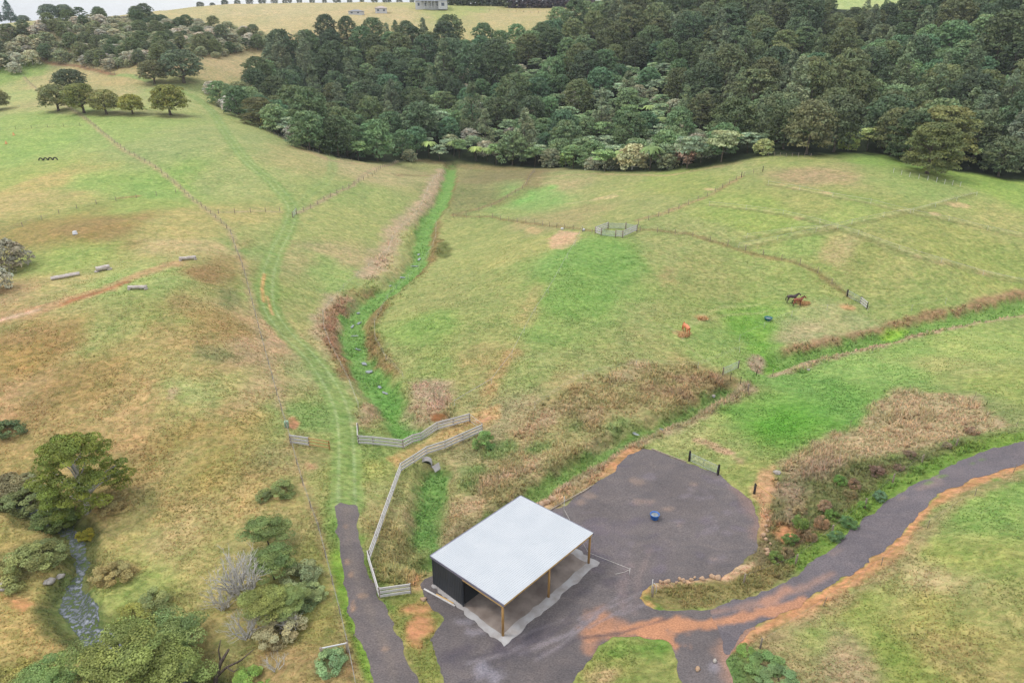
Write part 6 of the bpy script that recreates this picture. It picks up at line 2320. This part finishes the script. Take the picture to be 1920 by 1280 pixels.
# ------------------------------------------------------------------ far houses and hedges
def house(px, d, w, dp, hw, hr, label, mats, rz=0.0, veranda=False, dz=0):
    x, y = azim(px, d)
    z = hz(x, y) + dz
    t = empty('farm_house', (x, y, z), rz)
    tag(t, label, 'house')
    mb = MB()
    mb.box((0, 0, hw / 2 - .5), (w, dp, hw + 1))
    wl_ = mb.build('wall', mats[0], t)
    mb = MB()
    e = .5
    c = [(-w / 2 - e, -dp / 2 - e, hw), (w / 2 + e, -dp / 2 - e, hw), (w / 2 + e, dp / 2 + e, hw), (-w / 2 - e, dp / 2 + e, hw), (-w / 2 + dp / 2, 0, hw + hr), (w / 2 - dp / 2, 0, hw + hr)]
    mb.add(c, [(0, 1, 5, 4), (1, 2, 5), (2, 3, 4, 5), (3, 0, 4), (3, 2, 1, 0)])
    mb.build('roof', mats[1], t)
    n = max(2, int(w / 4))
    for k in range(n):
        xx = -w / 2 + w * (k + .5) / n
        mb = MB()
        mb.box((xx, -dp / 2 - .03, hw * .52), (1.5, .08, hw * .48))
        f = mb.build('window', M_WHITEPAINT, t)
        mb = MB()
        mb.box((xx, -dp / 2 - .075, hw * .52), (1.25, .04, hw * .42))
        mb.build('pane', M_GLASS, f)
    if veranda:
        mb = MB()
        mb.box((-1, -dp / 2 - 1.7, hw - .25), (w * .55, 3.2, .18))
        mb.build('veranda_roof', mats[1], t)
        for k in range(6):
            mb = MB()
            xx = -1 - w * .27 + w * .54 * k / 5
            mb.box((xx, -dp / 2 - 3.1, hw / 2 - .4), (.3, .3, hw + .2))
            mb.build('veranda_post', M_WHITEPAINT, t)
        mb = MB()
        mb.box((w * .36, -dp / 2 - 1.5, hw / 2 - .4), (w * .26, 3, hw + .8))
        mb.build('bay_wall', mats[0], t)
        mb = MB()
        zz_ = hw
        b0 = (w * .22, w * .5)
        mb.add([(b0[0], -dp / 2 - 3.3, zz_), (b0[1], -dp / 2 - 3.3, zz_), (b0[1], -dp / 2 + 1, zz_), (b0[0], -dp / 2 + 1, zz_), ((b0[0] + b0[1]) / 2, -dp / 2 - 1.8, zz_ + 1.8), ((b0[0] + b0[1]) / 2, -dp / 2 + 2, zz_ + 1.8)],
               [(0, 1, 4), (1, 2, 5, 4), (3, 0, 4, 5)])
        mb.build('gable_roof', mats[1], t)
        mb = MB()
        mb.box((w * .36, -dp / 2 - 3.04, hw * .5), (1.8, .08, hw * .45))
        mb.build('window', M_GLASS, t)
    return t


house(812, 485, 20, 10, 4.0, 3.6, 'white weatherboard villa with a grey roof and veranda posts on the far plateau', (M_WHITEPAINT, M_SLATE), R(4), True)
house(718, 470, 7, 5, 2.4, 1.2, 'small pale shed half hidden behind the trees left of the villa', (M_WHITEPAINT, noise_mat('rusty_pale_roof', (196, 178, 170), (214, 200, 192), 1, .7)), R(10))
house(672, 462, 8, 5, 1.6, .9, 'low pale roof showing over the wood left of the villa', (M_WHITEPAINT, M_SLATE), R(-8))
house(1908, 470, 9, 6, 3, 1.8, 'pale building cut by the top right corner above the wood', (M_WHITEPAINT, noise_mat('pinkish_roof', (200, 180, 190), (214, 196, 204), 1, .6)), R(0), False, 3)
for s in range(2):
    proto('hedge%d' % s, 'round', 10, 3.4, 320 + s, .5, 60, 26, .02, .25, 0)
k = 0
for px in list(range(840, 1105, 6)):
    d = 515 if px < 950 else 505 - (px - 950) * .06
    x, y = azim(px, d + random.uniform(-1, 1))
    pale = px < 960
    plant('hedge%d' % (k % 2), 'shelter_tree', (x, y, hz(x, y) - .3), random.choice([(84, 92, 70), (76, 84, 66)] if pale else [(72, 66, 72), (80, 72, 76)]), 'dark green tree of the shelter belt right behind the villa' if pale else 'dark purple-brown tree of the long clipped shelter belt right of the villa', 'tree',
          random.uniform(.8, 1.1) if pale else .95, random.uniform(0, 6), 'shelter belt on the far plateau, ' + ('green' if pale else 'purple-brown'))
    k += 1
for px in range(385, 790, 23):
    x, y = azim(px, 560)
    plant('bush%d' % (k % 3), 'plateau_tree', (x, y, hz(x, y) - .4), random.choice([(84, 92, 80), (92, 96, 84)]), 'low dark tree of the distant line left of the villa', 'tree', random.uniform(.6, 1.3), random.uniform(0, 6), 'distant tree line left of the villa')
    k += 1
wire_fence('plateau_fence', 'faint post fence across the plateau field below the villa', [(900, 20), (960, 22), (1020, 24), (1075, 24)], 6, 1.2, .2)

# ------------------------------------------------------------------ grass that stands up from the land
RANKZ = [(bw(p), h_) for p, h_ in (
    ([(1455, 875), (1520, 830), (1600, 800), (1640, 755), (1680, 728), (1780, 735), (1830, 742), (1850, 768), (1905, 795), (1850, 810), (1760, 835), (1640, 860), (1560, 880), (1490, 900)], .58),
    ([(1440, 905), (1560, 882), (1680, 855), (1760, 838), (1905, 800), (1925, 812), (1830, 848), (1760, 880), (1690, 915), (1640, 950), (1600, 985), (1555, 1025), (1500, 1065), (1440, 1090), (1440, 980)], .5),
    ([(960, 800), (1100, 705), (1190, 680), (1310, 690), (1370, 715), (1330, 740), (1250, 775), (1180, 800), (1080, 860), (960, 930), (860, 985), (830, 980), (850, 920), (900, 870)], .6),
    ([(1400, 715), (1330, 755), (1250, 790), (1190, 820), (1140, 855), (1080, 895), (1010, 940), (930, 990), (850, 1040), (860, 1055), (940, 1005), (1020, 960), (1090, 915), (1150, 878), (1200, 840), (1260, 808), (1340, 772), (1405, 735)], .65),
    ([(690, 985), (730, 970), (790, 1010), (790, 1070), (760, 1090), (715, 1085), (692, 1040)], .55), ([(1490, 690), (1600, 648), (1700, 622), (1800, 598), (1925, 575), (1925, 588), (1800, 612), (1700, 640), (1600, 664), (1500, 695)], .5),
    ([(1480, 650), (1560, 628), (1640, 610), (1800, 575), (1925, 548), (1925, 560), (1800, 588), (1640, 624), (1560, 642), (1490, 662)], .5), ([(760, 715), (840, 720), (850, 780), (800, 795), (765, 760)], .55),
    ([(672, 760), (700, 750), (725, 800), (700, 818), (675, 800)], .5), ([(640, 550), (690, 530), (720, 490), (740, 500), (700, 550), (650, 580), (630, 640), (655, 700), (640, 700), (605, 640), (600, 590)], .45),
    ([(700, 590), (720, 570), (800, 500), (820, 440), (830, 470), (800, 520), (730, 580), (710, 620), (735, 690), (715, 690), (690, 630)], .4), ([(1225, 1094), (1340, 1087), (1430, 1062), (1500, 1062), (1430, 1110), (1330, 1138), (1250, 1140), (1212, 1120)], .4),
    ([(1408, 672), (1432, 670), (1436, 692), (1415, 700)], .7), ([(700, 490), (740, 430), (815, 350), (822, 375), (760, 450), (720, 510)], .4))]


def tufts(name, label, n, r0, r1, seed, hmin, hmax, wid, rank):
    g = np.random.default_rng(seed)
    u = g.uniform(0, 1, n)
    r = r0 * (r1 / r0) ** u
    a = np.radians(g.uniform(-1, 1, n) * np.clip(54 - (r - 40) * .2, 41, 55))
    x, y = r * np.sin(a), r * np.cos(a)
    keep = np.ones(n, bool)
    for P in (YARD, DRIVE, ROAD, POOL):
        keep &= poly_sd(x, y, P) < -.15
    keep &= poly_sd(x, y, WOOD) < 0
    keep &= g.uniform(0, 1, n) > sstep(.4, 1.0, r / r1)
    hh = np.full(n, -1.0)
    for P, h_ in RANKZ:
        d = poly_sd(x, y, P) + 1.1 * fbm(x / 2.4, y / 2.4, 61, 3)
        hh = np.where(d > 0, np.maximum(hh, h_), hh)
    for P, w in ((STREAM_MAIN, 1.7), (STREAM_LOW, 1.6), (STREAM_RIGHT, 1.2), (STREAM_RIGHT2, .8)):
        hh = np.where(seg_dist(x, y, P) < w, .3, hh)
    if rank:
        hh = hh * np.clip(.7 + .5 * fbm(x / 3, y / 3, 63, 3), .3, 1.2)
        keep &= (hh > 0) & (g.uniform(0, 1, n) < np.clip(.75 + .6 * fbm(x / 4, y / 4, 65, 2), .25, 1))
    else:
        keep &= hh < 0
        cl = fbm(x / 3.5, y / 3.5, 67, 3)
        hh = hmin + (hmax - hmin) * np.clip(.5 + .8 * cl, 0, 1)
        for P in (smooth_line(bw(T1)), smooth_line(bw(T2))):
            hh = np.where(seg_dist(x, y, P) < 1.7, hmin * .55, hh)
    x, y, hh, r = x[keep], y[keep], hh[keep], r[keep]
    n = len(x)
    z = height(x, y)
    rgb = paint(x, y)
    ok = rgb[:, 0] / rgb[:, 1] < 1.62
    x, y, z, hh, r, rgb = x[ok], y[ok], z[ok], hh[ok], r[ok], rgb[ok]
    n = len(x)
    nb = 4
    V = np.empty((n, nb, 3, 3), np.float32)
    k = np.sqrt(np.clip(r / 70, .6, 2.2 if rank else 1.1))
    for b in range(nb):
        az = g.uniform(0, 2 * math.pi, n)
        ln = g.uniform(.2, 1.1, n)
        h_ = hh * g.uniform(.55, 1.25, n) * k
        w_ = wid * k * g.uniform(.6, 1.3, n)
        ox, oy = g.normal(0, .5, n) * w_, g.normal(0, .5, n) * w_
        pz = az + math.pi / 2
        V[:, b, 0] = np.stack([x + ox + np.cos(pz) * w_, y + oy + np.sin(pz) * w_, z - .04], 1)
        V[:, b, 1] = np.stack([x + ox - np.cos(pz) * w_, y + oy - np.sin(pz) * w_, z - .04], 1)
        V[:, b, 2] = np.stack([x + ox + np.cos(az) * h_ * ln, y + oy + np.sin(az) * h_ * ln, z + h_ * np.sqrt(np.clip(1.3 - ln * .9, .15, 1))], 1)
    br = (1.75 if rank else 1.6) * g.uniform(.75 if rank else .9, 1.45 if rank else 1.25, (n, nb, 1, 1))
    hue = g.normal(0, .06, (n, nb, 1))
    straw = (g.uniform(0, 1, n) < np.clip(.5 + .6 * fbm(x / 1.7, y / 1.7, 69, 3), .1, .9))[:, None]
    rgb = rgb * np.where(straw, np.array([1.22, 1.12, 1.12]), np.array([.92, .99, .86]))
    C = rgb[:, None, None, :] * br * np.ones((n, nb, 3, 1))
    C[..., 0] *= 1 + hue
    C[..., 2] *= 1 - hue
    o = link(name, mesh_np(name, V.reshape(-1, 3), [np.arange(n * nb * 3).reshape(-1, 3)], np.clip(C.reshape(-1, 3), .003, .95), False, M_BLADE))
    tag(o, label, 'grass', None, 'stuff')
    print(name, n)


tufts('pasture_grass', 'short tufty pasture grass over the near paddocks', 260000, 27, 170, 301, .05, .18, .065, False)
tufts('rank_grass', 'tall rank tan grass and stream weed on banks and ditches', 300000, 32, 210, 302, .4, .8, .085, True)

# ------------------------------------------------------------------ the air
hz_me = bpy.data.meshes.new('haze')
mb = MB()
mb.box((0, 0, 0), (9400, 9400, 1))
zb_, zt_ = float(min(gzm.min(), -5) - 1.0), 125.0
mb.v = [(x, y, zb_ if z < 0 else zt_) for x, y, z in mb.v]
m, nt, n, l, b = new_mat('haze_air')
n.remove(b)
pv = n.new('ShaderNodeVolumePrincipled')
pv.inputs['Color'].default_value = (.86, .92, 1.0, 1)
pv.inputs['Density'].default_value = 0.00013
pv.inputs['Anisotropy'].default_value = 0.3
l.new(pv.outputs[0], n['Material Output'].inputs['Volume'])
hz_o = mb.build('haze', m)
tag(hz_o, 'thin pale haze over the valley', None, None, 'stuff')
